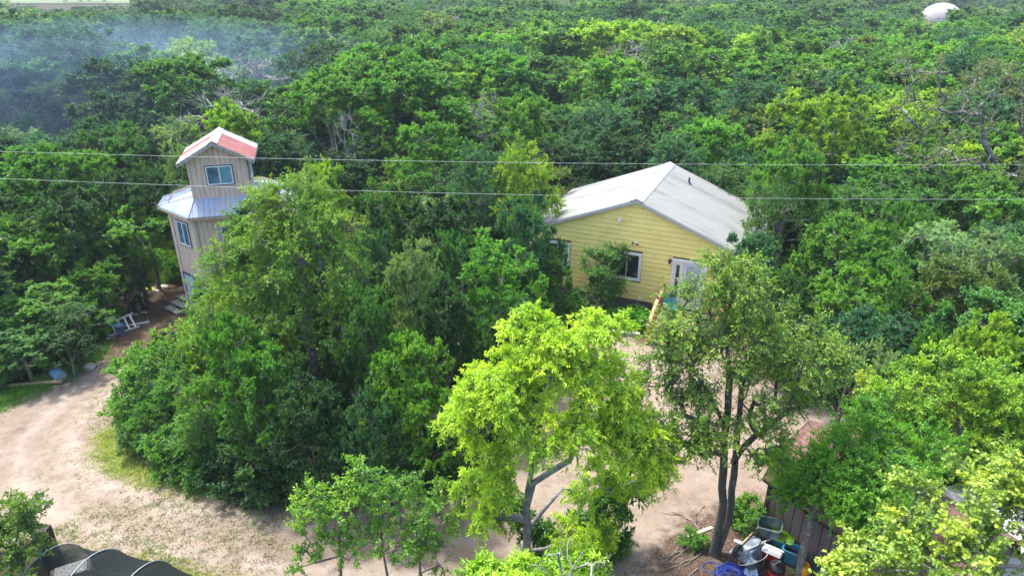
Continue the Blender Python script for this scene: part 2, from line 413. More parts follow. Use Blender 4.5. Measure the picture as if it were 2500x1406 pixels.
def sand_col(noise, mr, mix, math_, N, L):
    dt = N.new('ShaderNodeAttribute'); dt.attribute_name = 'dirt'
    c = mix(mr(noise(.25, 5), .42, .62), (.27, .22, .175), (.20, .155, .122))
    c = mix(mr(noise(.6, 4, .5), .55, .7, 0, .8), c, (.28, .24, .205))
    rt = N.new('ShaderNodeAttribute'); rt.attribute_name = 'rut'
    c = mix(math_('MULTIPLY', mr(rt.outputs['Fac'], .5, 1), mr(noise(1.3, 6, .7), .35, .6, .2, .85)), c, (.30, .26, .225))
    c = mix(math_('MULTIPLY', mr(rt.outputs['Fac'], .5, 0), mr(noise(1.9, 8, .8), .45, .6, 0, .75)), c, (.135, .115, .078))
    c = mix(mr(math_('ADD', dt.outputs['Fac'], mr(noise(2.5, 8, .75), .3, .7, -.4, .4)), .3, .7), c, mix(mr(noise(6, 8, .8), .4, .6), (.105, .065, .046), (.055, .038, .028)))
    c = mix(mr(noise(1.1, 8, .7), .52, .68), c, (.15, .118, .095))
    c = mix(mr(noise(3.2, 8, .8), .50, .66, 0, .7), c, (.155, .12, .095))
    c = mix(mr(noise(9, 8, .8), .60, .72, 0, .55), c, (.10, .078, .055))
    vo = N.new("ShaderNodeTexVoronoi"); vo.inputs["Scale"].default_value = 16; geo = N.new("ShaderNodeNewGeometry"); L.new(geo.outputs["Position"], vo.inputs["Vector"])
    c = mix(math_('MULTIPLY', mr(vo.outputs["Distance"], .16, .05), mr(noise(4), .5, .6, 0, .8)), c, (.42, .38, .34))
    vo2 = N.new("ShaderNodeTexVoronoi"); vo2.inputs["Scale"].default_value = 9; L.new(geo.outputs["Position"], vo2.inputs["Vector"])
    return mix(math_('MULTIPLY', mr(vo2.outputs["Distance"], .2, .08), mr(noise(1.7), .5, .62, 0, .75)), c, (.11, .088, .06))
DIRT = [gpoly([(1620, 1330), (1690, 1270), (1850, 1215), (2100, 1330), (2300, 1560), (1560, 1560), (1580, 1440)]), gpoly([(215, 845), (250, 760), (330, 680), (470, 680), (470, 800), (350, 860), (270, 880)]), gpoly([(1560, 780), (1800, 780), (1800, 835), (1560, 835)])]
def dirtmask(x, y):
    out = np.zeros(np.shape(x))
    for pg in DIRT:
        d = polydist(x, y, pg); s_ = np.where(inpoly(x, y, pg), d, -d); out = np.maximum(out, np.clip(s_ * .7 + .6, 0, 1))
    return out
TRACK = [tuple(at(x, y)[:2]) for x, y in [(1460, 1480), (1200, 1380), (900, 1345), (640, 1325), (420, 1290), (220, 1230), (110, 1150), (120, 1060), (200, 985), (290, 890), (350, 820)]]
def rutmask(x, y):
    x = x + .12 * wob(x, y, .8); d = np.full(np.shape(x), 1e9)
    for (x1, y1), (x2, y2) in zip(TRACK[:-1], TRACK[1:]):
        dx, dy = x2 - x1, y2 - y1; t = np.clip(((x - x1) * dx + (y - y1) * dy) / (dx * dx + dy * dy), 0, 1); d = np.minimum(d, np.hypot(x - x1 - t * dx, y - y1 - t * dy))
    a_ = np.exp(-((d - .78) / .22) ** 2); b_ = np.exp(-(d / .38) ** 2) + .8 * np.exp(-((d - 1.6) / .4) ** 2)
    return np.clip(.5 + .5 * a_ - .5 * b_, 0, 1)
def forest_floor():
    m, N, L, b, noise, mr, mix, math_ = smat()
    lit = mix(mr(noise(2.2, 8, .7), .4, .6), (.06, .042, .03), (.03, .023, .016))
    lit = mix(mr(noise(.9, 8, .7), .52, .62), lit, (.05, .075, .02))
    lit = mix(mr(noise(14, 6, .8), .62, .72, 0, .7), lit, (.24, .19, .14))
    a = N.new("ShaderNodeAttribute"); a.attribute_name = "sand"
    f = math_('ADD', a.outputs["Fac"], mr(noise(3, 8, .75), .3, .7, -.35, .35))
    col = mix(mr(f, .35, .65), lit, sand_col(noise, mr, mix, math_, N, L))
    far = N.new("ShaderNodeAttribute"); far.attribute_name = "far"
    col = mix(far.outputs["Fac"], col, (.13, .19, .06)); L.new(col, b.inputs["Base Color"])
    bp = N.new("ShaderNodeBump"); bp.inputs["Strength"].default_value = .5; bp.inputs["Distance"].default_value = .03
    L.new(noise(12, 8, .8), bp.inputs["Height"]); L.new(bp.outputs[0], b.inputs["Normal"]); return m
def sand():
    m, N, L, b, noise, mr, mix, math_ = smat(); m.name = "sand"
    L.new(sand_col(noise, mr, mix, math_, N, L), b.inputs["Base Color"])
    bp = N.new("ShaderNodeBump"); bp.inputs["Strength"].default_value = .55; bp.inputs["Distance"].default_value = .03
    L.new(noise(14, 8, .85), bp.inputs["Height"]); L.new(bp.outputs[0], b.inputs["Normal"]); return m

xs = np.concatenate([-np.geomspace(3500, 29, 26), np.arange(-28, 24.01, .25), np.geomspace(25, 3500, 26)])
ys = np.concatenate([-np.geomspace(300, 8, 10), np.arange(0, 42.01, .25), np.geomspace(43, 5000, 34)])
GX, GY = np.meshgrid(xs, ys); nx, ny = len(xs), len(ys); GZ = gz(GX, GY)
V = np.stack([GX, GY, GZ], -1).reshape(-1, 3)
ii, jj = np.meshgrid(np.arange(nx - 1), np.arange(ny - 1)); a = (jj * nx + ii).ravel()
Fq = np.stack([a, a + 1, a + nx + 1, a + nx], 1)
sm = np.clip(sandmask(V[:, 0], V[:, 1]) * .9 + .75, 0, 1)
me = mesh_np("ground", V, np.full(len(Fq), 4), Fq.ravel(), [forest_floor()], True,
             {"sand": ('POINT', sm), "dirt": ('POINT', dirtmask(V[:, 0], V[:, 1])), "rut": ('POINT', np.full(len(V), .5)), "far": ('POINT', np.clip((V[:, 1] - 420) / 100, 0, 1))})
tag(link("ground", me), kind="structure")
st = .16; X, Y = np.meshgrid(np.arange(-30, 16, st), np.arange(8, 35, st)); h_, w_ = X.shape
ok = sandmask(X, Y) > 0; vid = -np.ones(X.shape, int)
cells = ok[:-1, :-1] & ok[1:, :-1] & ok[:-1, 1:] & ok[1:, 1:]
cj, ci = np.nonzero(cells); use = np.zeros(X.shape, bool)
for dj, di in ((0, 0), (0, 1), (1, 1), (1, 0)): use[cj + dj, ci + di] = True
vid[use] = np.arange(use.sum()); jitter = np.random.default_rng(3).normal(0, .02, (2,) + X.shape)
Vx = (X + jitter[0])[use]; Vy = (Y + jitter[1])[use]
Fq = np.stack([vid[cj, ci], vid[cj, ci + 1], vid[cj + 1, ci + 1], vid[cj + 1, ci]], 1)
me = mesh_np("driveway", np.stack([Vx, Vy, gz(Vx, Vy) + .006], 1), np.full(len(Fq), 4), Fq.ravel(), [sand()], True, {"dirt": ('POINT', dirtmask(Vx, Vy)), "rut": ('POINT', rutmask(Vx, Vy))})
tag(link("driveway", me), kind="structure")
fm = mat("meadow", (.075, .12, .04), .95, var=.15, vs=.02, c2=(.10, .13, .05), c2s=.01)
fv = [(-700, 330, .3), (-150, 330, .3), (-130, 420, .3), (-90, 620, .3), (-60, 1500, .3), (-2400, 1500, .3)]
tag(MB().add(fv, [(0, 1, 2, 3, 4, 5)]).build("field", fm), kind="structure")

# ------------------------------------------------------------------ grass, weeds, litter (uncountable)
def blades(name, pts, h, w, n_per, spread, tint, seed, lean=.5):
    rng = np.random.default_rng(seed); P = np.repeat(pts, n_per, 0); m = len(P)
    P = P + np.concatenate([rng.normal(0, spread, (m, 2)), np.zeros((m, 1))], 1)
    P[:, 2] = gz(P[:, 0], P[:, 1])
    a = rng.uniform(0, 6.283, m); hh = h * rng.uniform(.4, 1.2, m); ww = w * rng.uniform(.6, 1.3, m)
    s = np.stack([np.cos(a), np.sin(a), 0 * a], 1); ln = np.stack([rng.normal(0, lean, m), rng.normal(0, lean, m), np.ones(m)], 1)
    Vv = np.stack([P - s * ww[:, None] / 2, P + s * ww[:, None] / 2, P + ln * hh[:, None]], 1).reshape(-1, 3)
    me = mesh_np(name, Vv, np.full(m, 3), np.arange(m * 3), [LEAF], attrs={"v": ('FACE', np.clip(rng.normal(.5, .16, m), .05, .9))})
    o = link(name, me); o["tint"] = tint; return o
rng = np.random.default_rng(5)
def scatter(poly, n, seed):
    r = np.random.default_rng(seed); p = np.array(poly); lo = p.min(0); hi = p.max(0)
    q = r.uniform(lo, hi, (n * 3, 2)); q = q[inpoly(q[:, 0], q[:, 1], poly)][:n]
    return np.concatenate([q, np.zeros((len(q), 1))], 1)
def patchy(P, k, s=2.2, e=.6):
    r = np.random.default_rng(int(k)); P = P + np.concatenate([r.normal(0, .22, (len(P), 2)), np.zeros((len(P), 1))], 1)
    return P[wob(P[:, 0], P[:, 1], s, k) + r.normal(0, e, len(P)) > -.15]
edge = rng.uniform((-28, 9), (15, 34), (90000, 2)); sdv = sandmask(edge[:, 0], edge[:, 1])
edge = edge[(sdv < rng.exponential(.4, len(sdv))) & (sdv > -.9) & (wob(edge[:, 0], edge[:, 1], .9, 5) > -.25) & (edge[:, 0] < 3)]; edge = np.c_[edge, np.zeros(len(edge))]
tag(blades("grass", edge, .11, .03, 3, .05, (.20, .30, .06), 1, .9), kind="stuff", label="green grass along the edge of the sandy driveway", cat="grass")
gp = scatter(gpoly([(232, 1060), (290, 1040), (420, 1120), (560, 1170), (600, 1215), (450, 1196), (300, 1165), (240, 1120)]), 5200, 6)
tag(blades("dry_grass", patchy(gp, 4), .11, .022, 5, .05, (.40, .46, .11), 2, 1.0), kind="stuff", label="yellowish grass patch in front of the big tree island", cat="grass")
lp = scatter(gpoly([(-60, 985), (0, 960), (90, 940), (150, 905), (215, 865), (255, 835), (235, 880), (140, 935), (40, 985), (-60, 1015)]), 2600, 7)
tag(blades("verge_grass", patchy(lp, 5), .2, .035, 4, .06, (.16, .34, .045), 3, .8), kind="stuff", label="bright green verge below the left hand thicket", cat="grass")
tp = scatter(gpoly([(365, 600), (440, 590), (460, 700), (430, 690), (365, 690)]), 1500, 17)
tag(blades("tall_grass", tp, .55, .045, 4, .08, (.15, .24, .04), 13, .35), kind="stuff", label="tall pale grass beside the tower wall", cat="grass")
wp = scatter(gpoly([(380, 1200), (560, 1235), (700, 1260), (700, 1406), (330, 1360), (120, 1300), (200, 1240)]), 700, 8)
tag(blades("weeds", wp, .05, .03, 9, .06, (.15, .17, .055), 4, 1.2), kind="stuff", label="tiny weeds dotted over the sandy driveway", cat="weeds")
hp = scatter(gpoly([(330, 1352), (470, 1395), (640, 1430), (560, 1500), (420, 1440), (320, 1400)]), 1700, 9)
tag(blades("rough_grass", patchy(hp, 6), .08, .03, 5, .07, (.30, .36, .09), 5, 1.0), kind="stuff", label="rough grass behind the netted hoop tunnel", cat="grass")
def flakes(name, pts, size, c, seed, label):
    r = np.random.default_rng(seed); m = len(pts); P = pts.copy(); P[:, 2] = gz(P[:, 0], P[:, 1]) + .012
    a = r.uniform(0, 6.28, m); sz = size * r.uniform(.5, 1.4, m); t = r.normal(0, .35, (m, 2))
    d = np.stack([np.cos(a), np.sin(a), t[:, 0]], 1) * sz[:, None]; s = np.stack([-np.sin(a), np.cos(a), t[:, 1]], 1) * sz[:, None] * .5
    Vv = np.stack([P - d, P - s, P + d, P + s], 1); Vv[..., 2] = np.maximum(Vv[..., 2], gz(Vv[..., 0], Vv[..., 1]) + .008)
    me = mesh_np(name, Vv.reshape(-1, 3), np.full(m, 4), np.arange(m * 4), [c]); return tag(link(name, me), kind="stuff", label=label, cat="litter")
LIT = mat("dry_leaf", (.13, .085, .055), .8, var=.5, vs=6)
pp = scatter(gpoly([(1480, 1420), (1620, 1330), (1700, 1290), (1860, 1240), (2000, 1400), (2100, 1500), (1500, 1520)]), 5200, 10)
flakes("leaf_litter", pp, .028, LIT, 11, "brown fallen leaves on the dirt around the twin trunked tree")
PEB = mat("pebble", (.25, .22, .19), .9, var=.4, vs=8)
q = scatter(OUT, 14000, 12); q = q[sandmask(q[:, 0], q[:, 1]) > .3]
flakes("gravel", q, .02, PEB, 13, "small pale gravel spread over the driveway")
# ------------------------------------------------------------------ yellow house
def lx(o, u, v, z): return (u, v, z)
HX, HY, HA = 5.602, 29.892, -.413
YEL = mat("yellow_siding", (.96, .79, .26), .75, var=.05, vs=2, bump=.1, bs=60, c2=(.76, .61, .20), c2s=1.1, c2t=(.5, .8))
WHT = mat("white_trim", (.80, .80, .79), .6, var=.05, vs=5)
GLS = mat("window_glass", (.02, .028, .032), .08, spec=.8, var=.3, vs=2)
BLIND = mat("white_blinds", (.40, .47, .54), .5, var=.1, vs=30, stretch=(.2, .2, 8))
SKRT = mat("skirt_boards", (.16, .13, .11), .9, var=.3, vs=6, stretch=(6, 6, .6), bump=.3)
FASC = mat("grey_rake_trim", (.40, .41, .42), .5, var=.08)
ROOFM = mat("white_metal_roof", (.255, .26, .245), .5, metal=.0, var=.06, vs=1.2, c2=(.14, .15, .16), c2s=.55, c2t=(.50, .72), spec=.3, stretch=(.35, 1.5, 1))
ROOFC = mat("ridge_cap_metal", (.29, .29, .28), .4, var=.06)
house = empty("yellow_house", (HX, HY, 0), HA, "yellow gabled house with lap siding and a pale ribbed metal roof", "house")
W, HE, HR, LH = 5.468, 3.35, 5.513, 7.09; SL = (HR - HE) / W
def zroof(u): return HR - SL * abs(u)
FV = .15                                               # front wall plane
# core walls behind the boards
wu = W - .28
b = MB(); FW = FV + .03
pf = [(-wu, .5), (wu, .5), (wu, zroof(wu) - .1), (0, HR - .1), (-wu, zroof(wu) - .1)]
n = len(pf); b.add([(x, FW, z) for x, z in pf] + [(x, LH - .15, z) for x, z in pf], [tuple(range(n)), tuple(range(2 * n - 1, n - 1, -1))] + [(i, n + i, n + (i + 1) % n, (i + 1) % n) for i in range(n)])
b.build("wall", mat("wall_backing", (.22, .17, .06), .9), house)  # dark backing seen between boards: lap shadows put into its colour
# lap boards on the gable front, each board a sloping plank, with butt joints
OPEN = [(-4.43, -3.08, 1.5, 2.90), (-.99, .44, 1.5, 2.92), (1.84, 3.42, .5, 2.95)]
def spans(lo, hi, z0, z1):
    s = [(lo, hi)]
    for a, c, y0, y1 in OPEN:
        if z1 > y0 + .02 and z0 < y1 - .02:
            ns = []
            for p, q in s:
                if c <= p or a >= q: ns.append((p, q)); continue
                if p < a: ns.append((p, a))
                if q > c: ns.append((c, q))
            s = ns
    return s
random.seed(4); b = MB(); z = .52; k = 0
while z < HR - .12:
    z1 = z + .212; e0 = min(wu, max(0, (HR - .13 - z) / SL)); e1 = min(wu, max(0, (HR - .13 - z1 + .008) / SL))
    for p, q in spans(-e0, e0, z, z1):
        js = [p] + [x for x in (np.arange(-5.5 + (k * 1.37) % 3.6, 5.6, 3.6)) if p + .4 < x < q - .4] + [q]
        for a_, c_ in zip(js[:-1], js[1:]):
            a0, c0 = a_ + .004, c_ - .004; a1 = max(a0, -e1); c1 = min(c0, e1)
            if a1 > c1: a1 = c1 = (a0 + c0) / 2
            vs = [(a0, FV - .022, z), (c0, FV - .022, z), (c1, FV - .004, z1), (a1, FV - .004, z1), (a0, FV + .02, z), (c0, FV + .02, z), (c1, FV + .02, z1), (a1, FV + .02, z1)]
            b.add(vs, [(0, 1, 2, 3), (5, 4, 7, 6), (4, 5, 1, 0), (1, 5, 6, 2), (4, 0, 3, 7), (3, 2, 6, 7)])
    z = z1 + .016; k += 1
b.build("siding", YEL, house)
for s in (-1, 1): MB().box((s * (wu - .02), FV - .02, (zroof(wu) - .15 + .52) / 2), (.11, .05, zroof(wu) - .15 - .52)).build("corner_trim", WHT, house)
b = MB(); x = -wu
while x < wu: b.box((x + .07, FV + .06, .25), (.135, .04, .53)); x += .14
b.box((-wu + .06, LH / 2, .25), (.05, LH - .4, .52)); b.box((wu - .06, LH / 2, .25), (.05, LH - .4, .52)); b.build("skirt", SKRT, house)
# ribbed roof, one sheet per slope
def rib_shade(m):  # rib shading painted into the roof colour as dark lines
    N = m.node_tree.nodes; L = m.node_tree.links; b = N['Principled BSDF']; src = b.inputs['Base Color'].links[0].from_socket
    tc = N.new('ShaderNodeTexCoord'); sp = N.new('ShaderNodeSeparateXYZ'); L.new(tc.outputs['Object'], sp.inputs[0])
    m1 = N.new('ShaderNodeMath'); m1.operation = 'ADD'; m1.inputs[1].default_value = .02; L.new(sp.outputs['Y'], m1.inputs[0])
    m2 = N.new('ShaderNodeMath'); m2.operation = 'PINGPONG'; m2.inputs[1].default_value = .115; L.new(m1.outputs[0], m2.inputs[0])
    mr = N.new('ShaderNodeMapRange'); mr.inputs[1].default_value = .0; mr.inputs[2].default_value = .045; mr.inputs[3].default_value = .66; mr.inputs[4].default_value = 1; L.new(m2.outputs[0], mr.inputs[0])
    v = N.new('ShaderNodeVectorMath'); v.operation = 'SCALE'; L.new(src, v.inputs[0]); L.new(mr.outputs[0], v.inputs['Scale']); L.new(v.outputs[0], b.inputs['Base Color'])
rib_shade(ROOFM)
def ribroof(u0, z0, u1, z1, v0, v1, pitch=.23, h=.024, th=.02):
    vs = []; prof = []; v = v0
    while v < v1 - 1e-6:
        for dv, dz in ((0, 0), (pitch * .55, 0), (pitch * .66, h), (pitch * .84, h), (pitch * .95, 0)):
            if v + dv < v1: prof.append((v + dv, dz))
        v += pitch
    prof.append((v1, 0)); n = len(prof)
    for u, z in ((u0, z0), (u1, z1)):
        for v, dz in prof: vs.append((u, v, z + dz))
    for u, z in ((u0, z0), (u1, z1)):
        for v, dz in prof: vs.append((u, v, z + dz - th))
    fs = []
    for i in range(n - 1):
        fs += [(i, i + 1, n + i + 1, n + i), (2 * n + i + 1, 2 * n + i, 3 * n + i, 3 * n + i + 1), (n + i, n + i + 1, 3 * n + i + 1, 3 * n + i), (i + 1, i, 2 * n + i, 2 * n + i + 1)]
    fs += [(0, n, 3 * n, 2 * n), (n - 1, 3 * n - 1, 4 * n - 1, 2 * n - 1)]
    return vs, fs
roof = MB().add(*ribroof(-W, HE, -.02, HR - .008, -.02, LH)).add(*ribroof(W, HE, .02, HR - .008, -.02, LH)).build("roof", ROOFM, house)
b = MB(); b.add([(-.3, -.04, HR - .3 * SL + .035), (0, -.04, HR + .05), (.3, -.04, HR - .3 * SL + .035), (-.3, LH + .02, HR - .3 * SL + .035), (0, LH + .02, HR + .05), (.3, LH + .02, HR - .3 * SL + .035),
                 (-.3, -.04, HR - .3 * SL + .015), (.3, -.04, HR - .3 * SL + .015), (-.3, LH + .02, HR - .3 * SL + .015), (.3, LH + .02, HR - .3 * SL + .015)],
                [(0, 1, 4, 3), (1, 2, 5, 4), (0, 6, 7, 2, 1), (3, 4, 5, 9, 8), (0, 3, 8, 6), (2, 7, 9, 5)])
b.build("ridge_cap", ROOFC, roof)
for s in (-1, 1):
    b = MB(); c = math.cos(math.atan(SL))
    b.add([(0, -.05, HR - .028), (s * W, -.05, HE - .028), (s * W, -.05, HE - .16), (0, -.05, HR - .16), (0, .09, HR - .028), (s * W, .09, HE - .028), (s * W, .09, HE - .16), (0, .09, HR - .16)],
          [(0, 1, 2, 3), (7, 6, 5, 4), (0, 4, 5, 1), (1, 5, 6, 2), (2, 6, 7, 3)]); b.build("rake_trim", FASC, roof)
b = MB(); b.lathe([(.13, 0), (.12, .03), (.05, .08), (.045, .34)], (1.37, 5.37, zroof(1.37) - .01), 12); b.build("vent_pipe", mat("dark_vent", (.06, .06, .065), .6), roof)
def window(u0, u1, z0, z1, parent, v, frame_m, trim=.1, slide=True, name="window", glass=GLS, left_m=None, depth=.05):
    fr = MB(); t = trim; vo = v - depth
    for c, s in (((u0 + u1) / 2, z1 - t / 2), ((u0 + u1) / 2, z0 + t / 2)): fr.box((c, v - depth / 2, s), (u1 - u0, depth, t))
    for u in (u0 + t / 2, u1 - t / 2): fr.box((u, v - depth / 2, (z0 + z1) / 2), (t, depth, z1 - z0 - 2 * t - .004))
    o = fr.build(name, frame_m, parent, bevel=.006)
    ui0, ui1, zi0, zi1 = u0 + t, u1 - t, z0 + t, z1 - t; um = (ui0 + ui1) / 2
    sh = MB(); w = .035
    for a_, c_, dv in ((ui0, um + w / 2, -.012), (um - w / 2, ui1, -.022)) if slide else ((ui0, ui1, -.015),):
        y = v + dv
        for u in (a_ + w / 2, c_ - w / 2): sh.box((u, y, (zi0 + zi1) / 2), (w, .02, zi1 - zi0))
        for zz in (zi0 + w / 2, zi1 - w / 2): sh.box(((a_ + c_) / 2, y - .001, zz), (c_ - a_ - 2 * w, .02, w))
    sh.build("sash", WHT, o)
    for a_, c_ in ((ui0, um), (um, ui1)) if slide else ((ui0, ui1),):
        g = MB(); g.box(((a_ + c_) / 2, v - .004, (zi0 + zi1) / 2), (c_ - a_ - .01, .008, zi1 - zi0 - .01)); g.build("pane", left_m if (left_m and a_ == um) else glass, o)
    return o
window(-4.42, -3.09, 1.51, 2.89, house, FV - .01, WHT)
window(-.98, .43, 1.51, 2.91, house, FV - .01, WHT)
dr = MB(); vD = FV - .01
for u in (1.91, 3.36): dr.box((u, vD - .02, 1.66), (.13, .06, 2.3))
dr.box((2.635, vD - .02, 2.875), (1.58, .065, .13)); dr.box((2.31, vD - .015, 1.66), (.07, .05, 2.3)); dfr = dr.build("door_frame", WHT, house, bevel=.006)
b = MB(); b.box((2.125, vD + .006, 1.66), (.30, .03, 2.3)); b.build("sidelight_panel", WHT, dfr)
b = MB(); b.box((2.125, vD - .016, 1.85), (.15, .01, 1.6)); b.build("sidelight_glass", GLS, dfr)
b = MB(); b.box((2.82, vD + .01, 1.66), (.93, .04, 2.28)); door = b.build("door", mat("white_door", (.70, .73, .78), .5, var=.06), house)
b = MB(); b.box((2.82, vD - .015, 2.0), (.62, .01, 1.35)); b.build("door_glass", BLIND, door)
b = MB(); b.lathe([(.03, 0), (.035, .03), (.02, .05)], (2.45, vD - .02, 1.5), 10, Matrix.Rotation(R(90), 3, 'X')); b.build("handle", mat("brass_knob", (.25, .2, .1), .3, metal=.8), door)
IRON = mat("dark_iron", (.03, .026, .024), .5)
b = MB(); b.box((1.74, FV - .03, 2.80), (.10, .03, .16)); b.bar((1.74, FV - .03, 2.87), (1.74, FV - .16, 2.90), .03); b.lathe([(.02, .16), (.08, .11), (.07, .09), (.06, .0), (.065, -.02)], (1.74, FV - .16, 2.76), 10); o = b.build("wall_lantern", IRON, house)
b = MB(); b.lathe([(.045, -.11), (.05, 0)], (1.74, FV - .16, 2.74), 10); b.build("lantern_glass", mat("lantern_glass", (.5, .48, .42), .2), o)
MB().box((-.74, FV - .07, 4.44), (.17, .10, .17)).build("vent_box", WHT, house, bevel=.01)
b = MB().box((.09, FV - .04, 3.46), (.09, .04, .09)); b.bar((.06, FV - .05, 3.47), (.0, FV - .15, 3.46), .05); b.bar((.12, FV - .05, 3.46), (.19, FV - .14, 3.42), .05); fl = b.build("flood_light", WHT, house)
for q_ in ((.0, FV - .20, 3.44), (.2, FV - .19, 3.4)): MB().lathe([(.045, 0), (.05, .09)], q_, 10, Matrix.Rotation(R(70), 3, 'X')).build("lamp_head", IRON, fl)
b = MB().box((.51, FV - .06, .62), (.15, .08, .17)).build("outlet_box", WHT, house, bevel=.01)
MB().box((1.42, FV - .05, 1.16), (.10, .06, .12)).build("hose_bib", mat("tan_bracket", (.3, .22, .12), .7), house)

# ------------------------------------------------------------------ deck with railing in front of the door
WOOD = mat("new_lumber", (.40, .27, .145), .75, var=.15, vs=5, stretch=(1, 1, 8), bump=.2)
DECKM = mat("deck_boards", (.42, .33, .24), .8, var=.2, vs=4, bump=.2)
RAILM = mat("cedar_rail", (.46, .24, .09), .7, var=.2, vs=8, bump=.2)
deck = empty("wooden_deck", (HX, HY, 0), HA, "light wooden porch deck with railing at the door of the yellow house", "deck")
b = MB(); v = -.0
while v > -1.9: b.box((3.0, v - .07, .46), (2.75, .135, .035)); v -= .142
b.build("deck_boards", DECKM, deck)
b = MB(); b.box((3.0, -1.99, .36), (2.79, .04, .17)); b.box((1.60, -.98, .36), (.04, 1.94, .17)); b.box((4.40, -.98, .36), (.04, 1.94, .17)); b.build("deck_rim", WOOD, deck)
def dpost(u, v, z1, z0=0): 
    o = MB().box((u, v, (z0 + z1) / 2), (.09, .09, z1 - z0)).build("post", RAILM, deck, bevel=.006)
    MB().box((u, v, z1 + .02), (.12, .12, .035)).build("post_cap", IRON, o); return o
dpost(1.62, -.12, 1.62); dpost(1.62, -1.35, 1.55); dpost(1.62, -2.95, 1.02); dpost(4.40, -1.92, 1.45); dpost(4.40, -.12, 1.45)
for k in range(3):
    MB().box((2.4, -2.18 - .3 * k, .34 - .11 * k), (1.5, .27, .04)).build("stair_tread", WOOD, deck)
for u in (1.62, 3.18): MB().bar((u, -2.0, .36), (u, -3.05, .02), .04, .22).build("stringer", WOOD, deck)
for a_, c_ in (((1.62, -.05, 1.56), (1.62, -1.40, 1.48)), ((1.62, -1.40, 1.48), (1.62, -3.08, .96)), ((4.40, -.05, 1.42), (4.40, -1.95, 1.42))): MB().bar(a_, c_, .14, .04).build("top_rail", WOOD, deck)
b = MB()
for k in range(26):
    v = -.2 - k * .108; t = min(1, max(0, (-v - 1.40) / 1.68)); zt = (1.5 if v > -1.4 else 1.48 - .52 * t); zb = (.5 if v > -1.9 else .48 - .42 * (-v - 1.9) / 1.2)
    MB().box((1.655, v, (zt + zb) / 2), (.03, .045, zt - zb)).build("baluster", RAILM, deck)
for k in range(16): MB().box((4.37, -.2 - k * .11, .95), (.03, .04, .9)).build("baluster", RAILM, deck)

TQ = mat("turquoise_plastic", (.02, .28, .36), .45, var=.1)
ch = empty("deck_chair", (*(np.array([HX, HY]) + np.array([math.cos(HA) * 2.15 + math.sin(HA) * .75, math.sin(HA) * 2.15 - math.cos(HA) * .75])), .48), HA + .5, "turquoise plastic chair on the deck beside the railing", "chair")
MB().box((0, 0, .36), (.5, .5, .04)).build("seat", TQ, ch, bevel=.01)
b = MB()
for k in range(5): b.bar((-.2 + .1 * k, .22, .36), (-.2 + .1 * k, .42, .92), .085, .02)
b.build("backrest", TQ, ch)
for sx in (-1, 1):
    for sy in (-1, 1): MB().bar((sx * .22, sy * .22, .36), (sx * .26, sy * .25, 0), .05).build("leg", TQ, ch)
    MB().bar((sx * .28, -.28, .6), (sx * .28, .28, .62), .08, .025).build("armrest", TQ, ch)
# stone edging blocks and planting bed
def hloc(u, v): return (HX + math.cos(HA) * u - math.sin(HA) * v, HY + math.sin(HA) * u + math.cos(HA) * v)
STO = mat("limestone", (.34, .32, .29), .9, var=.2, vs=6, bump=.5, bs=20)
path_ = [(-1.55, -1.35), (-1.35, -1.95), (-.95, -2.45), (-.42, -2.68), (.12, -2.62), (.66, -2.52), (1.2, -2.42)]
for k in range(6):
    a_, c_ = path_[k], path_[k + 1]; m_ = hloc((a_[0] + c_[0]) / 2, (a_[1] + c_[1]) / 2)
    ang = math.atan2(c_[1] - a_[1], c_[0] - a_[0]) + HA; L_ = math.hypot(c_[0] - a_[0], c_[1] - a_[1])
    o = MB().box((0, 0, .09), (L_ - .05, .2, .2)).build("edging_block", STO, None, bevel=.02); o.location = (*m_, gz(*m_)); o.rotation_euler = (0, 0, ang)
    tag(o, ["pale stone edging block at the left end of the flower bed border, nearest the wall", "pale stone block second from the left end of the flower bed border", "pale stone block at the left front bend of the flower bed border",
            "pale stone block in front of the bare soil of the flower bed", "pale stone block in front of the bright green ferns", "pale stone block at the deck end of the flower bed border"][k], "edging stone", "stone blocks edging the flower bed")

# ------------------------------------------------------------------ tower house
TX, TY, TA = -12.484, 28.67, .266
TAN = mat("taupe_siding", (.68, .52, .425), .85, var=.14, vs=3, bump=.15, bs=40, c2=(.56, .42, .335), c2s=1.2, c2t=(.5, .8), stretch=(3, 3, .4))
GRV = mat("groove", (.12, .10, .085), .9)
BLK = mat("dark_blue_window_frame", (.03, .07, .13), .5)
GALV = mat("galvanised_roof", (.27, .34, .44), .38, metal=.25, var=.08, vs=2, c2=(.36, .38, .40), c2s=1.5)
REDM = mat("red_painted_metal", (.25, .065, .06), .6, var=.15, vs=3, c2=(.32, .15, .135), c2s=4, stretch=(.3, 3, 1))
WTM = mat("white_painted_metal", (.33, .33, .33), .45, var=.06)
GWD = mat("weathered_fascia", (.33, .31, .29), .9, var=.35, vs=8, bump=.2)
tw = empty("tower_house", (TX, TY, 0), TA, "tall narrow taupe tower house with a red and white gabled roof", "tower")
EX = 1.17
A = [(-1.33, .1), (1.33, .1), (2.5, 1.6), (2.5, 3.2), (1.33, 4.7), (-1.33, 4.7), (-2.5, 3.2), (-2.5, 1.6)]
def walls(poly, z0, z1, name, gable=None):
    b = MB(); n = len(poly); b.add([(x, y, z0) for x, y in poly] + [(x, y, z1) for x, y in poly], [(i, (i + 1) % n, n + (i + 1) % n, n + i) for i in range(n)]); return b
lw = walls(A, 0, 5.55, "w").build("lower_wall", TAN, tw)
